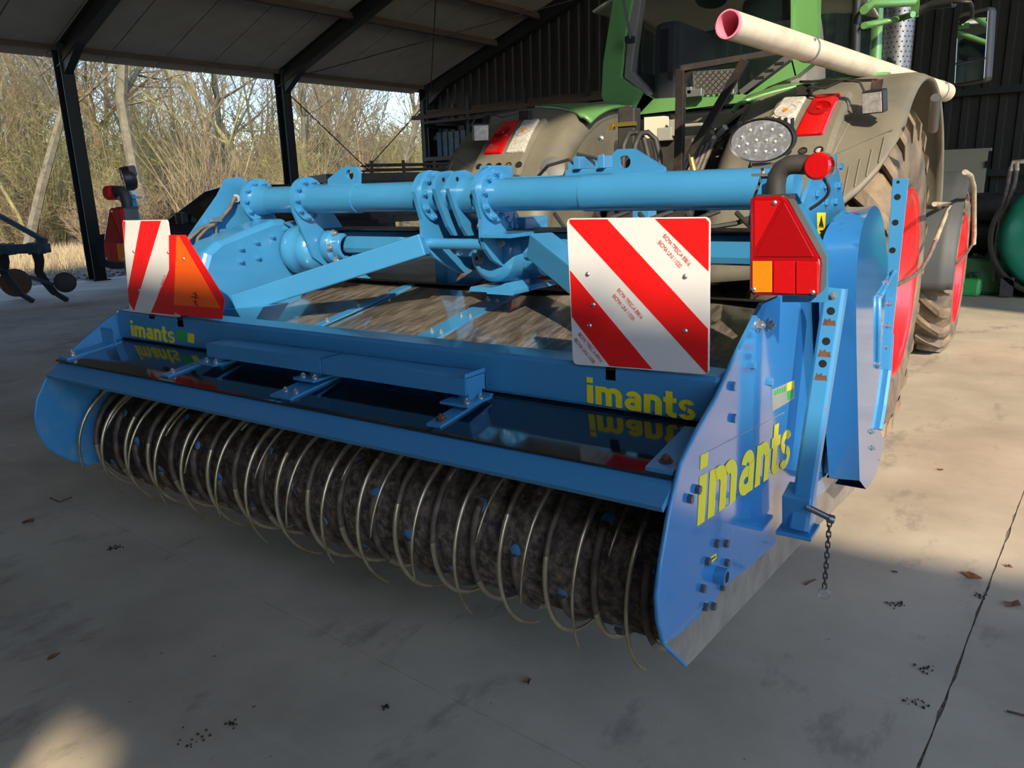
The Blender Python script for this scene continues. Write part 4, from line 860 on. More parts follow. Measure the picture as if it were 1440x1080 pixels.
strL = [[(e, e), (.07, e), (e, .25)], [(.42, e), (.86, e), (.10, .985), (e, .9), (e, .75)], [(1-e, .42), (1-e, .80), (.88, .985), (.44, .985)]]
WPL, QL = W_panel('warning_panel', [(172, 310), (236, 309), (254, 446), (182, 438)], -.13, 0, strL, S, [(.2, .33), (.92, .33), (.25, .75)], 'striped panel behind the orange triangle')
for k in range(2):
    for u, v in ((.25, .45), (.62, .78)):
        a = QL(u+.07*k, v)+Vector((0, -.0014, 0)); a2 = QL(u+.16+.07*k, v-.22)+Vector((0, -.0014, 0)); d = a2-a; quadtext(WPL, 'BICMA TPESC-A', a, a+d, a+Vector((.014, 0, -.004)), 0, 'reddark', 0)
b = MB(); b.bb((-.33, -.12, 1.10), (-.30, -.06, 1.16)); part('panel_bracket', b, 'plastic', S)
b = MB(); b.bb((-.25, -.12, 1.14), (-.2, -.11, 1.5)); part('panel_bracket', b, 'plastic', S)
b = MB(); b.bb((-2.5, -.12, 1.12), (-2.46, -.11, 1.45)); part('panel_bracket', b, 'plastic', S)
b = MB(); b.bb((-2.3, -.12, 1.10), (-2.26, -.06, 1.16)); part('panel_bracket', b, 'plastic', S)
# slow vehicle triangle
tri = [(237.3, 330.4), (260.4, 330.4), (315.5, 420), (312, 449), (253, 443), (238, 435)]; P_ = [at(*p, 1, -.145) for p in tri]; n = len(P_); th = Vector((0, .003, 0))
b = MB(); b.add(P_+[p+th for p in P_], [tuple(range(n)), tuple(range(2*n-1, n-1, -1))]+[(i, (i+1) % n, n+(i+1) % n, n+i) for i in range(n)]); SMV = part('slow_vehicle_triangle', b, 'red', S, label='truncated orange triangle with red reflective border')
P_ = [at(*p, 1, -.146) for p in ((248.2, 332), (251.5, 332), (310, 433.5), (244.5, 428.5))]; b = MB(); b.add(P_+[p+Vector((0, .0009, 0)) for p in P_], [(0, 1, 2, 3), (7, 6, 5, 4), (0, 4, 5, 1), (1, 5, 6, 2), (2, 6, 7, 3), (3, 7, 4, 0)]); part('orange_field', b, 'orange', SMV)
bolts(SMV, [at(258, 364, 1, -.147)], (0, -1, 0), RIV, 'rivet')
b = MB()
for q in (((271, 412), (278, 416)), ((269, 417), (279, 419)), ((275, 410), (275, 428)), ((272, 424), (277, 426)), ((274, 428), (279, 430))): b.tube([at(*q[0], 1, -.1475), at(*q[1], 1, -.1475)], .0016, 4)
part('printed_mark', b, 'holeblack', SMV)

# --- tail lamps, marker arms, work lights (right, then mirrored to the left)
def lampset(mir):
    XC = -1.44
    def X(p): p = Vector(p); return Vector((2*XC-p.x, p.y, p.z)) if mir else p
    y = .05; dz = .02 if mir else 0
    pts = [at(*p, 1, y) for p in ((1057, 280), (1063, 276), (1100, 275), (1107, 279), (1154, 364), (1155, 372), (1153, 411), (1149, 416), (1061, 414), (1056, 409))]
    def ring(dy, k=1.0, c=None):
        c = c or sum(pts, Vector())/len(pts); return [X(Vector((c.x+(p.x-c.x)*k, y+dy, c.z+(p.z-c.z)*k))) for p in pts]
    n = len(pts); b = MB(); r0, r1 = ring(.004), ring(.075, .97)
    b.add(r0+r1, [tuple(range(n)), tuple(range(2*n-1, n-1, -1))]+[(i, (i+1) % n, n+(i+1) % n, n+i) for i in range(n)]); H = part('lamp_housing', b, 'greyplastic', S)
    b = MB(); r0, r1, r2 = ring(.006, 1.0), ring(-.010, 1.0), ring(-.014, .96); b.add(r0+r1+r2, [tuple(range(3*n-1, 2*n-1, -1))]+[(i, (i+1) % n, n+(i+1) % n, n+i) for i in range(n)]+[(n+i, n+(i+1) % n, 2*n+(i+1) % n, 2*n+i) for i in range(n)]); part('lamp_lens', b, 'redlens', H)
    def pane(nm, q, m, dy):
        P_ = [X(at(*p, 1, y-.014)+Vector((0, 0, 0))) for p in q]; k = len(P_); b = MB(); b.add([p+Vector((0, -dy, 0)) for p in P_]+P_, [tuple(range(k)), tuple(range(2*k-1, k-1, -1))]+[(i, (i+1) % k, k+(i+1) % k, k+i) for i in range(k)]); part(nm, b, m, H, bev=.0015)
    pane('reflector_triangle', ((1103, 284), (1145, 361), (1061, 361)), 'redlens', .003)
    pane('reflex_field', ((1061, 282), (1098, 282), (1061, 350)), 'redlens2', .002)
    pane('amber_lens', ((1058.5, 367), (1086, 367), (1086, 411), (1058.5, 411)), 'amber', .004)
    pane('brake_lens', ((1088, 367), (1118, 367), (1118, 413), (1088, 412)), 'redlens2', .004)
    pane('tail_lens', ((1120, 367), (1150, 368), (1150, 413), (1120, 413)), 'redlens2', .004)
    bolts(H, [X(at(*p, 1, y-.017)) for p in ((1089, 285), (1060, 407), (1143, 411))], (0, -1, 0), RIV, 'screw')
    # blue bracket plate
    b = MB(); q = [X(at(*p, 1, .15)) for p in ((1120, 272), (1165, 355), (1164, 425), (1100, 425), (1100, 275))]; k = len(q); b.add(q+[p+Vector((0, .006, 0)) for p in q], [tuple(range(k)), tuple(range(2*k-1, k-1, -1))]+[(i, (i+1) % k, k+(i+1) % k, k+i) for i in range(k)]); part('lamp_bracket', b, 'blue', S)
    # rubber marker arm
    yy = .1; pth = [X(at(*p, 1, yy)) for p in ((1091, 274), (1091, 262), (1093, 248), (1099, 238), (1109, 232), (1122, 231), (1140, 232))]
    b = MB(); b.tube(pth, [.024]*7, 16); c0 = pth[0]; b.box((c0.x, c0.y, c0.z-.004), (.085, .06, .012)); A = part('marker_arm', b, 'rubber', S)
    e_ = pth[-1]; s_ = -1 if mir else 1
    c = Vector((e_.x+s_*.022, e_.y, e_.z-.004)); b = MB(); b.revolve([(-.0345, 0), (-.034, .027)], c, 1, 28); b.revolve([(-.034, .027), (-.028, .0325)], c, 1, 28, smooth=False); b.revolve([(-.028, .0325), (.004, .034), (.006, .03)], c, 1, 28); part('marker_lens', b, 'redlens2', A)
    b = MB(); b.revolve([(.004, .034), (.02, .034), (.034, .030), (.034, 0)], c, 1, 28); part('marker_body', b, 'clearlens', A)
    b = MB(); b.revolve([(.034, .031), (.05, .03), (.058, .022), (.058, 0)], c, 1, 28); part('marker_lens', b, 'amber', A)
    b = MB(); b.tube([c+Vector((s_*(.03*math.sin(i*.35)-.004*i), .03+.006*i, -.025-.009*i)) for i in range(10)], .0045, 8); part('cable', b, 'rubber', A)
    # oval work light
    wy = .16; wc = X(at(1070, 198, 1, wy))+Vector((-.16 if mir else 0, 0, -.01 if mir else 0)); Wl = Matrix.Translation(wc) @ Matrix.Rotation(math.radians(-27 if mir else 2), 4, 'Z') @ Matrix.Rotation(math.radians(8), 4, 'X')
    a_, c_ = .085, .056; b = MB(); N = 40
    def ell(k, ty, m=1): return [Vector((a_*k*math.cos(2*PI*i/N), ty, c_*k*math.sin(2*PI*i/N))) for i in range(N)]
    rings = [ell(.9, 0), ell(.98, -.004), ell(1.0, .004), ell(1.0, .03), ell(.86, .048), ell(.5, .055)]
    for k in range(len(rings)-1): b.add(rings[k]+rings[k+1], [(i, (i+1) % N, N+(i+1) % N, N+i) for i in range(N)], 0, True)
    b.add(rings[-1], [tuple(range(N))]); 
    for k in range(9): b.box(((k-4)*.017, .045, .03), (.003, .03, .052-.004*abs(k-4)))
    WL = part('work_light', b, 'plastic', S, Wl)
    b = MB(); b.add(ell(.91, -.001)+ell(.91, .006), [tuple(range(N-1, -1, -1))]+[(i, (i+1) % N, N+(i+1) % N, N+i) for i in range(N)]); part('work_light_glass', b, 'led', WL, Wl)
    b = MB()
    for dx, dz2 in ((-.05, .012), (-.028, .028), (.0, .03), (.028, .026), (.05, .01), (-.058, -.012), (-.036, -.006), (-.012, .002), (.014, .0), (.036, -.004), (-.04, -.028), (-.014, -.026), (.012, -.028), (.036, -.026)): b.revolve([(-.003, 0), (-.0025, .0028), (-.001, .0045)], (dx, 0, dz2), 1, 10)
    part('led_reflector', b, 'clearlens', WL, Wl)
    b = MB(); base = wc+Vector((0, .02, -c_)); b.box(base+Vector((0, .01, -.006)), (.05, .03, .014)); b.cyl(base+Vector((0, .01, -.01)), base+Vector((0, .01, -.05)), .007, 8); b.box(base+Vector((0, .01, -.03)), (.05, .035, .008)); part('light_mount', b, 'galv', S)
    b = MB(); b.tube([base+Vector((0, .01, -.02)), base+Vector((-.01*s_, .02, -.05)), base+Vector((-.02*s_, .0, -.10)), base+Vector((-.02*s_, -.02, -.16))], .004, 6); part('cable', b, 'greyplastic', S)
    if mir:
        q = X(at(1085, 275, 1, .12)); b = MB(); b.bar((base.x, base.y, base.z-.03), (q.x+.02, q.y, q.z-.2), .04, .05); b.box((base.x, base.y, base.z-.03), (.12, .05, .008)); part('light_post', b, 'blue', S)
    else:
        b = MB(); b.bar((base.x+.02, base.y+.02, base.z-.03), (base.x+.03, base.y+.05, base.z-.35), .04, .04); part('light_post', b, 'blue', S)
lampset(False); lampset(True)

# --- right-hand drive case
def xo(px, py, x=.15): return yz(px, py, x)
def crom(P, n=4):
    out = []
    for i in range(len(P)-1):
        p0, p1, p2, p3 = [Vector(P[max(0, min(len(P)-1, j))]) for j in (i-1, i, i+1, i+2)]
        for k in range(n):
            t = k/n; out.append(.5*((2*p1)+(p2-p0)*t+(2*p0-5*p1+4*p2-p3)*t*t+(3*p1-p0-3*p2+p3)*t**3))
    out.append(Vector(P[-1])); return out
opx = crom([(1209, 676), (1206, 560), (1204, 439), (1206, 365), (1213, 318), (1226, 291), (1236, 294), (1243, 313)])
ipx = crom([(1166, 672), (1158, 560), (1152, 439), (1153, 364), (1161, 326), (1179, 300), (1196, 291), (1206, 294)])
tail = [(1250, 380), (1255, 450), (1250, 520), (1244, 563), (1237, 605), (1244, 622), (1232, 668), (1218, 688)]
O_ = [at(p.x, p.y, 0, .15) for p in opx]+[at(*p, 0, .15) for p in tail]; I_ = [at(p.x, p.y, 0, .03) for p in ipx]+[Vector((.03, q.y, q.z)) for q in [at(*p, 0, .15) for p in tail]]
for i in range(len(ipx)): I_[i] = Vector((.03, min(I_[i].y, O_[i].y+.25), I_[i].z))
n = len(O_); b = MB(); b.add(O_+I_, [tuple(range(n))]); b.add(O_+I_, [(i, i+1, n+i+1, n+i) for i in range(n-1)], 0, True)
DC = part('drive_case', b, 'blue_gloss', S, bev=.006)
b = MB(); b.bb((.004, 1.20, .43), (.145, 1.6, .435)); part('case_opening_shade', b, 'holeblack', DC)  # black sheet stands for the shade in the open case bottom
b = MB(); b.bb((.0, 1.14, .47), (.06, 1.2, .56)); part('drain_box', b, 'blue', DC, bev=.003)
b = MB(); b.tube([at(1258, 382, 0, .155), at(1246, 405, 0, .155), at(1236, 420, 0, .155), at(1235.5, 470, 0, .155), at(1235, 517, 0, .155)], .009, 8); part('seam_bead', b, 'blue', DC)
bolts(DC, [at(px, py, 0, .151) for px, py in ((1236, 417), (1235, 450), (1234, 481), (1233, 512), (1247, 397), (1250, 427), (1248, 458), (1247, 488), (1225, 607), (1226, 630))], (1, 0, 0), B_S)
bolts(S, [at(px, py, 0, .006) for px, py in ((1169, 539), (1168, 572), (1168, 604), (1170, 635))], (1, 0, 0), B_M)
# strap with holes at the front edge of the case
def strap(name, T0, T1, B1, B0, x, holes, mats='blue_worn', th=.008):
    q = [at(*p, 0, x) for p in (T0, T1, B1, B0)]; b = MB(); k = 4; b.add(q+[p-Vector((th, 0, 0)) for p in q], [(0, 1, 2, 3), (7, 6, 5, 4), (0, 4, 5, 1), (1, 5, 6, 2), (2, 6, 7, 3), (3, 7, 4, 0)]); o = part(name, b, mats, S, bev=.0015)
    for i, h in enumerate(holes):
        p = at(*h, 0, x); b = MB(); b.cyl(p-Vector((.001, 0, 0)), p+Vector((.0006, 0, 0)), .012, 16); part('hole', b, 'holeblack', o)
    return o
q = [at(*p, 1, 1.42) for p in ((1255, 251), (1278, 251), (1262, 400), (1250, 520), (1238, 520))]; b = MB(); k = len(q); b.add(q+[p+Vector((0, .008, 0)) for p in q], [tuple(range(k)), tuple(range(2*k-1, k-1, -1))]+[(i, (i+1) % k, k+(i+1) % k, k+i) for i in range(k)])
PS = part('perforated_strap', b, 'blue_worn', S, bev=.0015)
for h_, r_2 in (((1263, 256), .006), ((1262, 277), .012), ((1259, 313), .012), ((1255, 352), .012)):
    p = at(*h_, 1, 1.42); b = MB(); b.cyl(p-Vector((0, .0006, 0)), p+Vector((0, .001, 0)), r_2, 16); part('hole', b, 'holeblack', PS)
b = MB(); q = [at(*p, 0, .165) for p in ((1262, 250), (1278, 251), (1250, 520), (1237, 604), (1244, 622), (1222, 690), (1214, 688), (1236, 618), (1232, 600))]
b = MB(); b.tube([at(1253, 470, 0, .16), at(1250, 520, 0, .16), at(1243, 570, 0, .16), at(1237, 604, 0, .16)], .012, 6); part('edge_flange', b, 'blue', DC)
# support post on the plate
Tp = at(1176, 405, 0, .125); Bp = at(1124, 742, 0, .085)
d_, s_, u_2 = frame(Bp, Tp, Vector((1, 0, 0)))
b = MB(); w2 = .027; secs = []
for e_ in (Bp, Tp):
    for a, c in ((-1, -.7), (-.7, -1), (.7, -1), (1, -.7), (1, .7), (.7, 1), (-.7, 1), (-1, .7)): secs.append(e_+s_*a*w2+u_2*c*w2*1.15)
b.add(secs, [tuple(range(8)), tuple(range(15, 7, -1))]+[(i, (i+1) % 8, 8+(i+1) % 8, 8+i) for i in range(8)]); PO = part('support_leg', b, 'blue_worn', S, bev=.002, label='blue square support leg worn to bare metal, with pin holes')
for t_, t2_ in ((.91, .87), (.79, .745), (.70, .65)):
    c = Bp+(Tp-Bp)*t_; f = min([s_*w2, -s_*w2, u_2*w2*1.15, -u_2*w2*1.15], key=lambda v: v.y); b = MB(); b.cyl(c+f*.98, c+f*1.02, .012, 14); part('hole', b, 'holeblack', PO)
    W_ = basis(Bp+(Tp-Bp)*t2_+f*1.008, f); b = MB(); q = [W_ @ Vector(v) for v in ((-.019, -.014, 0), (.019, -.013, 0), (.016, .004, 0), (.006, .001, 0), (.001, .010, 0), (-.007, .003, 0), (-.013, .009, 0))]; k = len(q); b.add(q+[p-f*.02 for p in q], [tuple(range(k)), tuple(range(2*k-1, k-1, -1))]+[(i, (i+1) % k, k+(i+1) % k, k+i) for i in range(k)]); part('rust_patch', b, 'rust', PO)
c = Bp+(Tp-Bp)*.97; f = min([s_*w2, -s_*w2], key=lambda v: v.y); bolts(PO, [c+f], f, B_S)
b = MB(); cb = at(1124, 714, 0, .075)
b.box((0, 0, 0), (.085, .09, .13), T=Matrix.Translation(cb) @ rotX(.22)); o = part('leg_sleeve', b, 'blue', S, bev=.004)
b = MB(); b.box(cb+Vector((.0, .0, -.075)), (.11, .12, .014)); part('leg_foot', b, 'blue', o, bev=.003)
b = MB(); b.cyl(cb+Vector((.03, -.05, .03)), cb+Vector((.10, -.035, .0)), .010, 12); b.cyl(cb+Vector((.095, -.037, .0)), cb+Vector((.11, -.03, -.005)), .014, 12); PN = part('locking_pin', b, 'steel', S)
# chain links
_l = MB(); N = 14; pts = [Vector((.006*math.cos(2*PI*k/N), 0, .006*math.sin(2*PI*k/N)+(.006 if math.sin(2*PI*k/N) > 0 else -.006))) for k in range(N+1)]; _l.tube(pts, .0024, 6, caps=False); LK = _l.mesh('chain_link', ['chrome'])
c = cb+Vector((.10, -.035, -.012))
for k in range(13): link('chain_link', LK, PN, Matrix.Translation(c+Vector((0, 0, -.006-.0178*k))) @ Matrix.Rotation((k % 2)*PI/2+.4, 4, 'Z'))
b = MB(); zc = c.z-.0178*13-.016; b.tube([Vector((c.x+.017*math.cos(2*PI*k/24), c.y, zc+.017*math.sin(2*PI*k/24))) for k in range(25)], .0018, 6, caps=False); part('ring', b, 'galv', PN)
# ================================================================== THE TRACTOR
TX = -1.34
T = thing('tractor', 'large green tractor with dusty grey fenders and red rims in front of the blue machine', 'tractor', (TX, 3.6, 0))
def wheel(cx, cy_, R, W_, rimr, nl, side):
    "cx: outer face x; side +1 outer face to +x"
    mid = cx-side*W_/2; Wm = Matrix.Translation((mid, cy_, R)); h = W_/2; r0 = R-.05; b = MB()
    prof = [(-h*.80, rimr), (-h*.97, rimr+.05), (-h, (rimr+r0)/2), (-h*.93, r0-.09), (-h*.80, r0-.03), (-h*.5, r0-.008), (0, r0), (h*.5, r0-.008), (h*.80, r0-.03), (h*.93, r0-.09), (h, (rimr+r0)/2), (h*.97, rimr+.05), (h*.80, rimr)]
    b.revolve(prof, (0, 0, 0), 0, 72); ty = part('tyre', b, 'tyre', T, Wm)
    lw = .075 if R > .9 else .06
    for s in (1, -1):
        b = MB(); n = 7; vs = []
        for k in range(n+1):
            t = k/n; x = s*h*(.03+.95*t); a = .30*t**.9*(1 if R > .9 else 1.15); rr = (r0-.01) if t < .7 else (r0-.01)-.12*((t-.7)/.3)**1.5; top = R if t < .72 else R-.10*((t-.72)/.28)**1.6
            for da in (-lw/2/R, lw/2/R):
                for q in (rr-.01, top): vs.append((x, math.cos(a+da)*q, math.sin(a+da)*q))
        fs = [(0, 1, 3, 2), (n*4, n*4+2, n*4+3, n*4+1)]
        for k in range(n):
            i, j = k*4, k*4+4; fs += [(i+1, i+3, j+3, j+1), (i, i+1, j+1, j), (i+3, i+2, j+2, j+3)]
        b.add(vs, fs); me = b.mesh('tread_lug', ['tyre'])
        bm = bmesh.new(); bm.from_mesh(me); bmesh.ops.recalc_face_normals(bm, faces=bm.faces); bm.to_mesh(me); bm.free()
        for k in range(nl): link('tread_lug', me, ty, Wm @ rotX(2*PI*(k+(0 if s > 0 else .5))/nl))
    b = MB(); o = side*h; q = lambda v: o-side*v
    b.revolve([(q(.02), rimr+.02), (q(.005), rimr+.005), (q(.03), rimr-.02), (q(.07), rimr-.035), (q(.10), rimr-.07), (q(.22), rimr-.10), (q(.26), rimr-.14), (q(.24), rimr*.45), (q(.20), rimr*.36), (q(.20), .0)], (0, 0, 0), 0, 64)
    b.revolve([(q(W_-.02), rimr+.02), (q(W_-.03), rimr-.02), (q(W_-.1), rimr-.07), (q(.26), rimr-.12)], (0, 0, 0), 0, 64)
    rim = part('rim', b, 'rimred', ty, Wm)
    b = MB(); b.cyl((q(.2), 0, 0), (q(.06), 0, 0), rimr*.28, 24)
    for k in range(8): a = k*PI/4; b.cyl((q(.22), math.cos(a)*rimr*.42, math.sin(a)*rimr*.42), (q(.19), math.cos(a)*rimr*.42, math.sin(a)*rimr*.42), .018, 6)
    part('hub', b, 'rimred', ty, Wm); return ty
wheel(0.0, 3.05, 1.0, .66, .53, 21, 1); wheel(2*TX, 3.05, 1.0, .66, .53, 21, -1)
wheel(.06, 6.2, .77, .54, .48, 19, 1); wheel(2*TX-.06, 6.2, .77, .54, .48, 19, -1)

# fenders: curved shells whose rear edge sweeps round
def fender(mir):
    def X(x): return 2*TX-x if mir else x
    cy_, cz_ = 3.05, 1.0
    xi, xo_ = -.86, .02
    def a0(x):      # lower rear limit of the shell (radians from the rear horizontal, going up)
        t = (x-xi)/(xo_-xi)
        K = ((0, 5), (.4, 7), (.6, 15), (.75, 24), (.86, 29), (.94, 35), (1, 47))
        for (q0, v0), (q1, v1) in zip(K, K[1:]):
            if t <= q1+1e-9: return math.radians(v0+(v1-v0)*(t-q0)/(q1-q0))
        return math.radians(47)
    def fn(s, t):
        x = xi+(xo_-xi)*s; a = a0(x)+(math.radians(160)-a0(x))*t; r = 1.15-(.03*(max(0, s-.9)/.1)**2)-(.10*(max(0, .12-s)/.12)**2)
        xx = x+(.022*max(0, s-.5)*2*max(0, math.sin(max(0, a-math.radians(60)))))
        return Vector((X(xx), cy_-r*math.cos(a), cz_+r*math.sin(a)))
    b = MB(); b.grid(fn, 26, 60); F = part('fender', b, 'tgrey', T, solid=.02, label='dusty grey left fender' if mir else 'dusty grey right fender')
    # inner wall closing the fender towards the cab
    b = MB(); k = 26; vs = []
    for i in range(k+1):
        a = math.radians(4+154*i/k); 
        for r in (1.06, .62): vs.append((X(xi), cy_-r*math.cos(a), cz_+r*math.sin(a)))
    b.add(vs, [(2*i, 2*i+1, 2*i+3, 2*i+2) for i in range(k)]); part('fender_wall', b, 'tgrey' , F, solid=.012)
    # green top lip against the cab
    b = MB()
    def fg(s, t):
        a = math.radians(62+62*t); x = xi-.03+(.30+.42*math.sin(PI*min(1, t*1.2)))*s*(.2+.8*math.sin(PI*t)); r = 1.165-(.05*(1-s)**3); return Vector((X(x), cy_-r*math.cos(a), cz_+r*math.sin(a)))
    b.grid(fg, 12, 30); part('fender_lip', b, 'tgreen', F, solid=.02)
    # fine ribs on the lower flap
    b = MB()
    for k in range(7):
        x = -.30+.042*k; a1 = a0(x)+math.radians(2); a2 = a1+math.radians(7.5); b.tube([Vector((X(x), cy_-1.162*math.cos(a1+(a2-a1)*i/3), cz_+1.162*math.sin(a1+(a2-a1)*i/3))) for i in range(4)], .004, 4)
    b.tube([Vector((X(-.34+.32*i/6), cy_-1.162*math.cos(math.radians(36+i*1.6)), cz_+1.162*math.sin(math.radians(36+i*1.6)))) for i in range(7)], .0035, 4)
    b.tube([Vector((X(-.32+.14*i/6), cy_-1.162*math.cos(math.radians(22+i*6.5)), cz_+1.162*math.sin(math.radians(22+i*6.5)))) for i in range(7)], .0035, 4)
    part('fender_ribs', b, 'tgrey', F)
    # tail lamp cluster: raised pod
    def S_(x, a, r): return Vector((X(x), cy_-r*math.cos(a), cz_+r*math.sin(a)))
    def pod(nm, x0, x1, d0, d1, r1, m, par, bev=.012, slant=0):
        b = MB(); vs = []; n = 8
        for i in range(n+1):
            a = math.radians(d0+(d1-d0)*i/n); sh = slant*(i/n)
            for x, r in ((x0+sh, 1.14), (x0+.01+sh, r1), (x1-.01+sh*.6, r1), (x1+sh*.6, 1.14)): vs.append(S_(x, a, r))
        fs = [(0, 1, 2, 3), (4*n+3, 4*n+2, 4*n+1, 4*n)]
        for i in range(n):
            for j in range(4): fs.append((i*4+j, i*4+(j+1) % 4, (i+1)*4+(j+1) % 4, (i+1)*4+j))
        b.add(vs, fs); return part(nm, b, m, par, bev=bev)
    P_ = pod('lamp_pod', -.655, -.26, 35, 60.5, 1.20, 'tgrey', F, .02, .03)
    if mir: T.update_tag()
    pod('indicator_lens', -.63, -.48, 43, 58.5, 1.215, 'clearlens', P_, .01, .035)
    pod('rear_lens', -.465, -.31, 43, 58.5, 1.215, 'redlens2', P_, .01, .03)
    
    for x_, m_, m2_ in ((-.375, 'redlens', 'redlens2'), (-.54, 'clearlens', 'amber')):
        c = S_(x_, math.radians(52), 1.214); d = Vector((0, c.y-cy_, c.z-cz_)).normalized(); b = MB(); b.pipe(c, c+d*.005, .056, .050, 28); b.revolve([(.001, .05), (.005, .03), (.006, .0)], (0, 0, 0), 2, 24) if False else b.cyl(c, c+d*.003, .05, 28)
        part('lens_ring', b, m_, P_); b = MB(); b.cyl(c, c+d*.008, .014, 14); part('bulb_cap', b, m2_, P_)
    for k in range(5):
        a = math.radians(38.5); x = -.62+.075*k; c = S_(x, a, 1.198); d = c-Vector((c.x, cy_, cz_)); b = MB(); d.normalize()
        b.pipe(c, c+d*.006, .022, .016, 16); part('lamp_ring', b, 'holeblack', P_)
        b = MB(); b.cyl(c-d*.01, c+d*.003, .0165, 14); part('round_reflector', b, ('plastic', 'brass', 'mirror', 'mirror', 'mirror')[k], P_)
    return F
FR = fender(False); FL = fender(True)
b = MB(); b.revolve([(-.03, 0), (-.03, .055), (-.015, .062), (.0, .06), (.02, .075), (.04, .075), (.04, 0)], (0, 0, 0), 2, 32); part('filler_cap', b, 'greyplastic', FL, basis(at(778, 240, 1, 2.2), (0.5, -1, .4)), bev=.002)
for px, py in ((845, 194), (847, 220)): link('screw', B_M, FL, basis(at(px, py, 1, 2.3), (0, -1, .3)))
# work lights on the fenders with their brackets
for mir in (0, 1):
    def X(x): return 2*TX-x if mir else x
    c = Vector((X(-.29 if mir else -.11), 2.19, 1.955)); F = FL if mir else FR
    Wl = Matrix.Translation(c) @ Matrix.Rotation(math.radians(-18 if not mir else 40), 4, 'Z') @ Matrix.Rotation(math.radians(14), 4, 'X')
    b = MB(); b.box((0, .02, 0), (.105, .05, .105)); b.box((0, .05, 0), (.08, .03, .08)); o = part('work_light', b, 'plastic', F, Wl, bev=.008)
    b = MB(); b.box((0, -.007, 0), (.09, .006, .09)); part('work_light_glass', b, 'clearlens', o, Wl)
    b = MB(); b.bar((X(-.50), 2.40, 2.10), (X(-.11), 2.27, 2.06), .02, .012); b.bar((c.x, 2.27, 2.06), (c.x, 2.24, 2.0), .05, .01); b.box((X(-.48), 2.42, 2.06), (.07, .05, .05)); part('light_bracket', b, 'framebar', F)
    b = MB(); b.tube([(X(-.45), 2.38, 2.07), (X(-.36), 2.33, 2.05), (X(-.27), 2.31, 2.08), (X(-.19), 2.28, 2.06), (X(-.15), 2.25, 1.99)], .006, 6); part('cable', b, 'rubber', F)

# cab frame (rear)
YC = 3.15
def gp(nm, pxs, m, y0=YC, y1=YC+.10, bev=.01, par=T):
    b = MB(); b.prism([xz(px, py, y0) for px, py in pxs], 1, y0, y1); return part(nm, b, m, par, bev=bev)
gp('cab_pillar', [(868, -70), (902, -70), (888, 0), (878, 53), (872, 108), (905, 131), (919, 139), (901, 158), (855, 160), (846, 135), (848, 90), (862, 0)], 'tgreen')
gp('cab_sill', [(905, 131), (919, 139), (955, 137), (1017, 131), (1041, 133), (1043, 146), (1034, 145), (952, 155), (899, 161), (895, 150)], 'tgreen')
gp('cab_sill', [(1041, 131), (1075, 110), (1114, 82), (1120, 106), (1080, 122), (1043, 147)], 'tgreen')
gp('cab_pillar', [(1121, -70), (1156, -70), (1149, 0), (1148, 84), (1118, 108), (1112, 84), (1118, 0)], 'tgreen')
gp('window_trim', [(1112, -40), (1116, -40), (1115, 60), (1113, 82), (1110, 82), (1112, 60)], 'tgreen', YC-.03, YC)
gp('window_frame', [(893, -40), (905, -40), (893, 50), (886, 100), (916, 132), (912, 136), (878, 108), (882, 60)], 'seatgrey', YC+.03, YC+.12)
gp('lower_panel', [(900, 160), (1048, 148), (1062, 188), (1050, 225), (905, 225)], 'holeblack', YC+.04, YC+.10)
gp('rear_window', [(893, -70), (1114, -70), (1112, 82), (1040, 131), (919, 138), (886, 103)], 'glass', YC+.05, YC+.056, 0)
gp('lower_window', [(904, 163), (1040, 151), (1040, 182), (908, 195)], 'glass', YC+.0, YC+.006, 0)
zr = xz(900, -40, YC)[1]
b = MB(); b.prism([(3.0, 3.05), (3.05, 2.98), (4.7, 2.98), (4.95, 3.05), (4.8, 3.25), (3.3, 3.32), (3.05, 3.2)], 0, TX-.86, TX+.86); part('cab_roof', b, 'tgreen', T, bev=.05)
b = MB(); b.grid(lambda s, t: Vector((TX-.80+1.6*s, 3.22+1.45*t, 2.93-.10*(abs(s-.5)*2)**4-.20*max(0, t-.4)**1.5-.05*(1-t))), 16, 16); LN = part('head_liner', b, 'liner', T, solid=.015)
b = MB(); sp = at(1000, 13, 1, 3.7); b.revolve([(0, 0), (0, .085), (.012, .1), (.02, .11)], (0, 0, 0), 2, 28); part('speaker', b, 'plastic', LN, basis((sp.x, 3.7, 2.86), (.1, -.45, -1)))
# side frames, front pillars, side glass
for s in (-1, 1):
    xr = TX+s*.66; xm = TX+s*.80
    b = MB(); b.tube([(xm, 4.65, 1.35), (xm, 4.72, 2.0), (xm-.03*s, 4.68, 3.0)], .045, 8); part('cab_pillar', b, 'tgreen', T)
    b = MB(); b.tube([(xm, 4.05, 1.3), (xm, 4.0, 2.0), (xm-.03*s, 3.95, 3.0)], .03, 8); part('door_pillar', b, 'plastic', T)
    b = MB(); b.add([(xr, 3.25, 2.1), (xm, 4.65, 1.4), (xm, 4.65, 2.98), (xr, 3.25, 2.98)], [(0, 1, 2, 3)]); part('side_window', b, 'glass', T, solid=.006)
    b = MB(); b.prism([(3.2, 1.25), (4.7, 1.25), (4.7, 1.45), (4.0, 1.55), (3.25, 2.12), (3.2, 2.12)], 0, xm-.04, xm+.04); part('cab_side', b, 'tgreen', T, bev=.01)
b = MB(); b.bb((TX-.8, 3.25, 1.25), (TX+.8, 4.7, 1.35)); part('cab_floor', b, 'plastic', T)
b = MB(); b.add([(TX-.8, 4.68, 1.4), (TX+.8, 4.68, 1.4), (TX+.76, 4.68, 2.98), (TX-.76, 4.68, 2.98)], [(0, 1, 2, 3)]); part('front_window', b, 'glass', T, solid=.006)
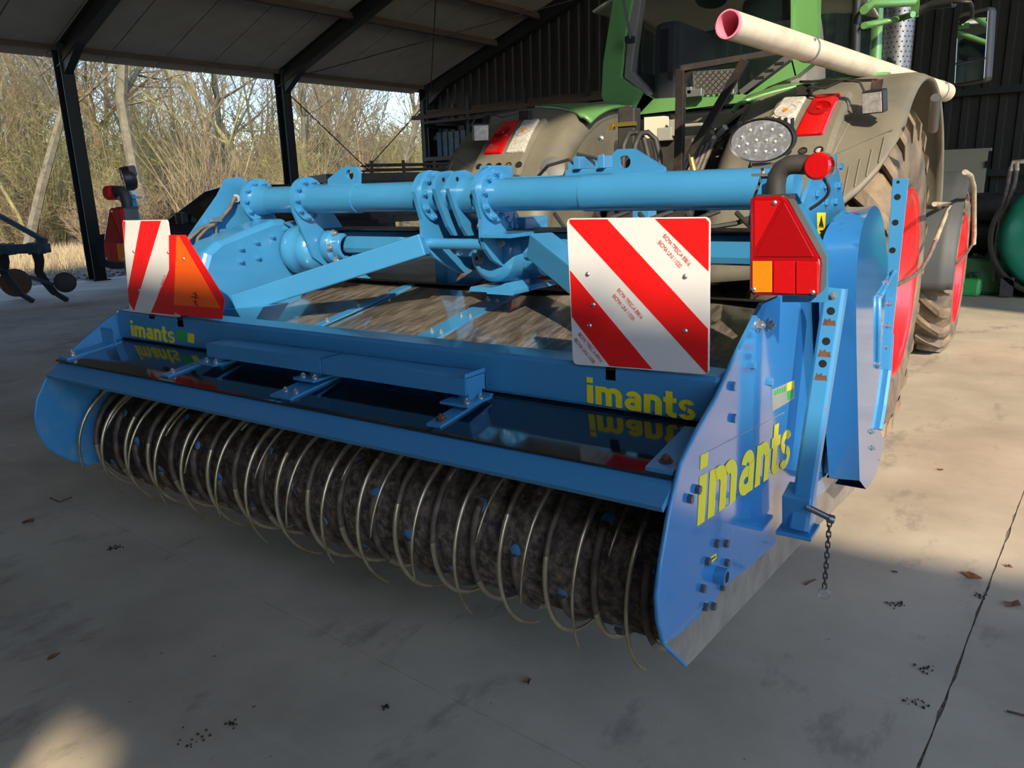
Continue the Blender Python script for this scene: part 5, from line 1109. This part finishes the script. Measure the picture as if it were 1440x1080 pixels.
# seat with headrest, console
b = MB(); sx = TX+.42
b.grid(lambda s, t: Vector((sx+(s-.5)*.52*(1-.35*t**2), 3.52+.10*t+.10*(abs(s-.5)*2)**2, 1.85+.76*t)), 10, 12); SE = part('seat_back', b, 'seatgrey', T, solid=.09, bev=.02)
b = MB(); b.box((sx, 3.85, 1.78), (.5, .5, .14)); part('seat_cushion', b, 'seat', SE, bev=.04)
b = MB(); b.box((sx-.10, 3.66, 2.70), (.42, .12, .20)); part('headrest', b, 'seat', SE, bev=.05)
b = MB(); b.cyl((sx-.18, 3.66, 2.46), (sx-.18, 3.66, 2.62), .008, 8); b.cyl((sx+.02, 3.66, 2.46), (sx+.02, 3.66, 2.62), .008, 8); part('headrest_post', b, 'steel', SE)
b = MB(); b.box((TX-.24, 3.55, 2.2), (.2, .7, .9)); part('side_seat', b, 'seat', T, bev=.05)
p = at(900, 118, 1, 3.3); b = MB(); b.prism([(p.x-.13, p.z-.10), (p.x+.14, p.z-.12), (p.x+.06, p.z+.07), (p.x-.13, p.z+.07)], 1, 3.3, 3.62); part('storage_box', b, 'plastic', T, bev=.015)
b = MB(); b.tube([at(874, -20, 1, 3.05), at(878, 10, 1, 3.05), at(887, 54, 1, 3.05)], .008, 6); b.box(at(886, 56, 1, 3.08), (.05, .06, .04)); part('wiper', b, 'plastic', T)
# diamond mesh behind the window
def mpt(u, v): return at(976+58*u, 101+30*v-3*u, 1, 3.12)
b = MB()
for k in range(-4, 9):
    for s in (1, -1):
        pts = []
        for i in range(9):
            v = i/8; u = k/7+.5*v if s > 0 else k/7+.5*(1-v)
            if 0 <= u <= 1: pts.append(mpt(u, v))
        if len(pts) > 1: b.tube(pts, .0045, 4)
part('wire_mesh', b, 'rubber', T)
gp('mesh_panel', [(974, 101), (1036, 96), (1036, 131), (976, 134)], 'seatgrey', YC+.12, YC+.14, .004)
for px, py, w_ in ((968, 128, .06), (1028, 128, .05), (978, 131, .10)): p = at(px, py, 1, 3.1); b = MB(); b.box(p, (w_, .05, .045)); part('switch_block', b, 'galv', T, bev=.004)
# black frame of square bar
yb = 2.15
A1, A2, A3 = at(958, 97, 1, yb), at(1046, 81, 1, yb), at(1112, 70, 1, yb+.1); Bt = at(955, 245, 1, yb)
b = MB(); b.bar(A1, A3, .045, .03); part('frame_bar', b, 'framebar', T, bev=.002)
b = MB(); b.bar(A1, (A1.x, yb, Bt.z-.15), .045, .04, up=Vector((0, 1, 0))); part('frame_bar', b, 'framebar', T, bev=.002)
b = MB(); b.bar(at(1048, 84, 1, yb), at(968, 222, 1, yb), .04, .028, up=Vector((0, 1, 0))); part('frame_bar', b, 'framebar', T, bev=.002)
b = MB(); b.prism([xz(*p, yb) for p in ((960, 97), (978, 96), (960, 122))], 1, yb-.003, yb+.003); part('gusset', b, 'framebar', T)
b = MB(); q = [xz(*p, 2.9) for p in ((1040, 128), (1046, 133), (1112, 84), (1110, 75))]; b.prism(q, 1, 2.88, 2.95); PL = part('slotted_plate', b, 'greyplastic', T, bev=.004)
for k in range(3): p = at(1096-14*k, 89+10*k, 1, 2.878); b = MB(); b.box(p, (.05, .006, .014)); part('slot', b, 'holeblack', PL)
b = MB(); b.cyl(at(970, 215, 1, yb), at(977, 245, 1, yb), .014, 12, r2=.02); part('hydraulic_ram', b, 'brass', T)
# black cylinder post with brass clamp
p = at(882, 190, 1, 2.35); b = MB(); b.bb((p.x-.055, 2.33, p.z-.3), (p.x+.055, 2.42, p.z+.15)); b.box((p.x, 2.375, p.z+.155), (.05, .05, .02)); DOC = part('document_tube', b, 'rubber', T, bev=.02)
b = MB(); b.box((p.x-.01, 2.325, p.z+.06), (.16, .012, .022)); b.box((p.x-.09, 2.33, p.z+.05), (.03, .03, .03)); part('clamp', b, 'brass', DOC)
# hoses and couplers
b = MB()
for o in (0, 16): b.tube([at(876+o, 240, 1, 2.1), at(877+o, 205, 1, 2.1), at(884+o, 188, 1, 2.15), at(895+o, 186, 1, 2.2), at(906+o, 196, 1, 2.2), at(912+o, 220, 1, 2.2), at(911+o, 245, 1, 2.15)], .016, 8)
b.tube([at(925, 240, 1, 2.3), at(922, 215, 1, 2.35), at(918, 200, 1, 2.4)], .012, 8)
part('hydraulic_hose', b, 'rubber', T)
rh = random.Random(4)
for k in range(13):
    px, py = 978+rh.uniform(0, 30), 190+rh.uniform(0, 36); c = at(px, py, 1, 2.45+rh.uniform(-.08, .08)); d = Vector((rh.uniform(.2, .9), -.4, rh.uniform(.0, .6))).normalized(); b = MB()
    b.cyl(c, c+d*rh.uniform(.07, .13), .017, 10); b.cyl(c-d*.02, c+d*.02, .024, 8); part('coupler', b, ('greyplastic', 'dirtyhose', 'steel', 'stickergrey')[k % 4], T, bev=.002)
for k in range(5):
    b = MB(); c = at(962+k*6, 240, 1, 2.3); b.tube([c, c+Vector((.03, .05, .12)), at(975+k*8, 205-k*4, 1, 2.4), at(990+k*5, 190-k*2, 1, 2.42)], .013, 8); part('hydraulic_hose', b, 'dirtyhose', T)
p = at(922, 172, 1, 3.05); b = MB(); b.prism([xz(*q, 3.0) for q in ((906, 165), (935, 163), (941, 198), (920, 206), (906, 195))], 1, 3.0, 3.06); part('valve_cover', b, 'liner', T, bev=.006)
b = MB(); b.box(at(938, 189, 1, 2.9), (.1, .1, .08)); b.box(at(950, 180, 1, 2.9), (.06, .08, .1)); b.box(at(975, 176, 1, 2.9), (.13, .05, .02)); part('valve_block', b, 'stickergrey', T, bev=.006)
b = MB(); b.tube([at(945, 165, 1, 2.95), at(949, 172, 1, 2.9), at(949, 184, 1, 2.9)], .02, 8); b.tube([at(961, 172, 1, 2.95), at(975, 173, 1, 2.9), at(986, 167, 1, 2.95)], .014, 8); part('grab_handle', b, 'framebar', T)
# axle, chassis, linkage
b = MB(); b.cyl((-2.5, 3.05, 1.0), (-.2, 3.05, 1.0), .14, 20); b.bb((TX-.3, 2.5, .75), (TX+.3, 5.6, 1.25)); b.bb((TX-.28, 2.4, 1.2), (TX+.28, 3.0, 1.62)); b.bb((TX-.5, 2.9, 1.2), (TX+.5, 3.1, 1.9)); part('chassis', b, 'rubber', T, bev=.02)
for s in (-1, 1):
    b = MB(); b.bar((TX+s*.35, 2.9, .75), (TX+s*.46, 1.25, .72), .05, .09); b.bar((TX+s*.42, 1.9, .75), (TX+s*.38, 2.5, 1.45), .04, .04); b.bar((TX+s*.38, 2.5, 1.45), (TX+s*.3, 2.8, 1.5), .05, .07); part('lift_arm', b, 'framebar', T, bev=.004)
b = MB(); b.cyl((TX, 2.5, 1.45), (TX, 1.2, 1.62), .03, 12); part('top_link', b, 'steel', T)
b = MB(); b.cyl((TX, 2.4, 1.0), (TX, .9, 1.3), .06, 16); part('drive_shaft', b, 'rubber', T)
# bonnet
b = MB(); b.prism([(4.8, 1.25), (4.8, 2.1), (5.6, 2.12), (6.9, 1.9), (7.35, 1.6), (7.4, 1.0), (6.0, .95)], 0, TX-.36, TX+.36); part('bonnet', b, 'tgreen', T, bev=.06)
b = MB(); b.bb((TX-.3, 5.5, .55), (TX+.3, 7.3, 1.0)); b.cyl((-2.3, 6.2, .77), (-.4, 6.2, .77), .09, 16); part('front_axle', b, 'rubber', T, bev=.02)
# front mudguards
for mir in (0, 1):
    def X(x): return 2*TX-x if mir else x
    b = MB(); b.grid(lambda s, t: Vector((X(-.50+.57*s), 6.2-(.86-.03*(s > .92))*math.cos(math.radians(-6+118*t)), .77+(.86-.03*(s > .92))*math.sin(math.radians(-6+118*t)))), 14, 26); part('front_mudguard', b, 'mudguard', T, solid=.014)
# steps and tank side on the right between the wheels
b = MB(); b.bb((-.75, 4.3, .9), (-.35, 5.2, 1.4)); part('fuel_tank', b, 'plastic', T, bev=.06)
b = MB(); b.tube([at(1357, 242, 0, .13), at(1365, 247, 0, .13), at(1369.5, 262, 0, .13), at(1370, 330, 0, .13), at(1369, 343, 0, .13)], .019, 10); part('guard_tube', b, 'creampaint', T)
b = MB(); b.tube([at(1314, 287, 0, .09), at(1336, 287, 0, .09), at(1330, 302, 0, .09), at(1316, 338, 0, .09)], .014, 10); part('guard_tube', b, 'creampaint', T)
b = MB(); b.tube([at(1316, 338, 0, .09), at(1308, 358, 0, .07), at(1296, 378, 0, .05), at(1280, 391, 0, .03), at(1263, 400, 0, .03)], .012, 8); part('hose', b, 'dirtyhose', T)
b = MB(); b.tube([at(1368, 343, 0, .1), at(1358, 358, 0, .08), at(1347, 370, 0, .08)], .012, 8); part('hose', b, 'dirtyhose', T)
# rear mudguard stay behind the pipe end
b = MB(); b.tube([at(1316, 137, 0, .16), at(1312, 182, 0, .14)], .022, 10); part('mudguard_stay', b, 'steel', T)
# exhaust
ec = at(1262, 50, 0, -.48); b = MB(); b.cyl((ec.x, ec.y, ec.z-.9), (ec.x, ec.y, ec.z+.26), .115, 32); b.cyl((ec.x, ec.y, ec.z+.26), (ec.x, ec.y, ec.z+.7), .075, 24); EX = part('exhaust_pipe', b, 'steel', T, bev=.01)
b = MB()
for i in range(14):
    for j in range(20):
        a = 2*PI*(j+(i % 2)*.5)/20; c = Vector((ec.x+.1155*math.cos(a), ec.y+.1155*math.sin(a), ec.z-.24+.036*i)); b.box((0, 0, 0), (.010, .010, .002), T=basis(c, (math.cos(a), math.sin(a), 0)))
o = part('exhaust_perforation', b, 'holeblack', EX); o['kind'] = 'stuff'
# mirror and arms
b = MB(); b.tube([at(1215, 14, 0, -.5), at(1225, 5, 0, -.5), at(1284, 3, 0, -.3)], .028, 8); b.tube([at(1215, 36, 0, -.5), at(1262, 27, 0, -.42), at(1284, 20, 0, -.3)], .022, 8); b.bar(at(1287, 0, 0, -.3), at(1287, 22, 0, -.3), .05, .05); part('mirror_arm', b, 'tgreen', T)
b = MB(); b.tube([at(1287, 18, 0, -.3), at(1310, 7, 0, -.2), at(1342, 4, 0, -.05)], .03, 8); b.tube([at(1342, 2, 0, -.05), at(1364, 3, 0, .05), at(1367, 10, 0, .05), at(1367, 24, 0, .05)], .014, 8); part('mirror_arm', b, 'plastic', T)
def slab(nm, pxs, x, dep, m, par, bev=.012):
    q = [at(*p, 0, x) for p in pxs]; return q
mc = at(1367, 66, 0, .06); Wm_ = Matrix.Translation(mc) @ Matrix.Rotation(math.radians(-20), 4, 'Z') @ Matrix.Rotation(math.radians(-3), 4, 'Y')
b = MB(); b.box((0, .05, 0), (.235, .10, .50)); MI = part('door_mirror', b, 'plastic', T, Wm_, bev=.03)
b = MB(); b.box((-.005, -.002, .065), (.20, .006, .31)); part('mirror_glass', b, 'mirror', MI, Wm_, bev=.002)
b = MB(); b.box((-.005, -.002, -.165), (.20, .006, .13)); part('mirror_glass', b, 'mirror', MI, Wm_, bev=.002)

# cream pipe lying on the tractor, a thing of its own
p0 = CAM+ray(1024, 34)*(3.75); p1 = CAM+ray(1330, 130)*(6.2); d = (p1-p0).normalized()
t = thing('plastic_pipe', 'long cream plastic pipe with pink end strapped across the tractor', 'pipe', tuple(p0))
b = MB(); b.pipe(p0, p1, .059, .053, 40, 0, 1); part('tube', b, ['pipe', 'pink'], t)
b = MB(); b.pipe(p0-d*.004, p0+d*.012, .0595, .0525, 40); part('end_collar', b, 'pink', t)
b = MB(); b.revolve([(0, 0), (0, .058)], (0, 0, 0), 2, 32); part('end_cap', b, 'pipe', t, basis(p1-d*.002, d), solid=.003)
for k, f in enumerate((.27, .95)):
    c = p0+(p1-p0)*f; b = MB(); b.pipe(c-d*.008, c+d*.008, .063, .058, 32); b.box(c+Vector((.03, -.045, .02)), (.03, .03, .035)); part('strap_clamp', b, 'galv', t)
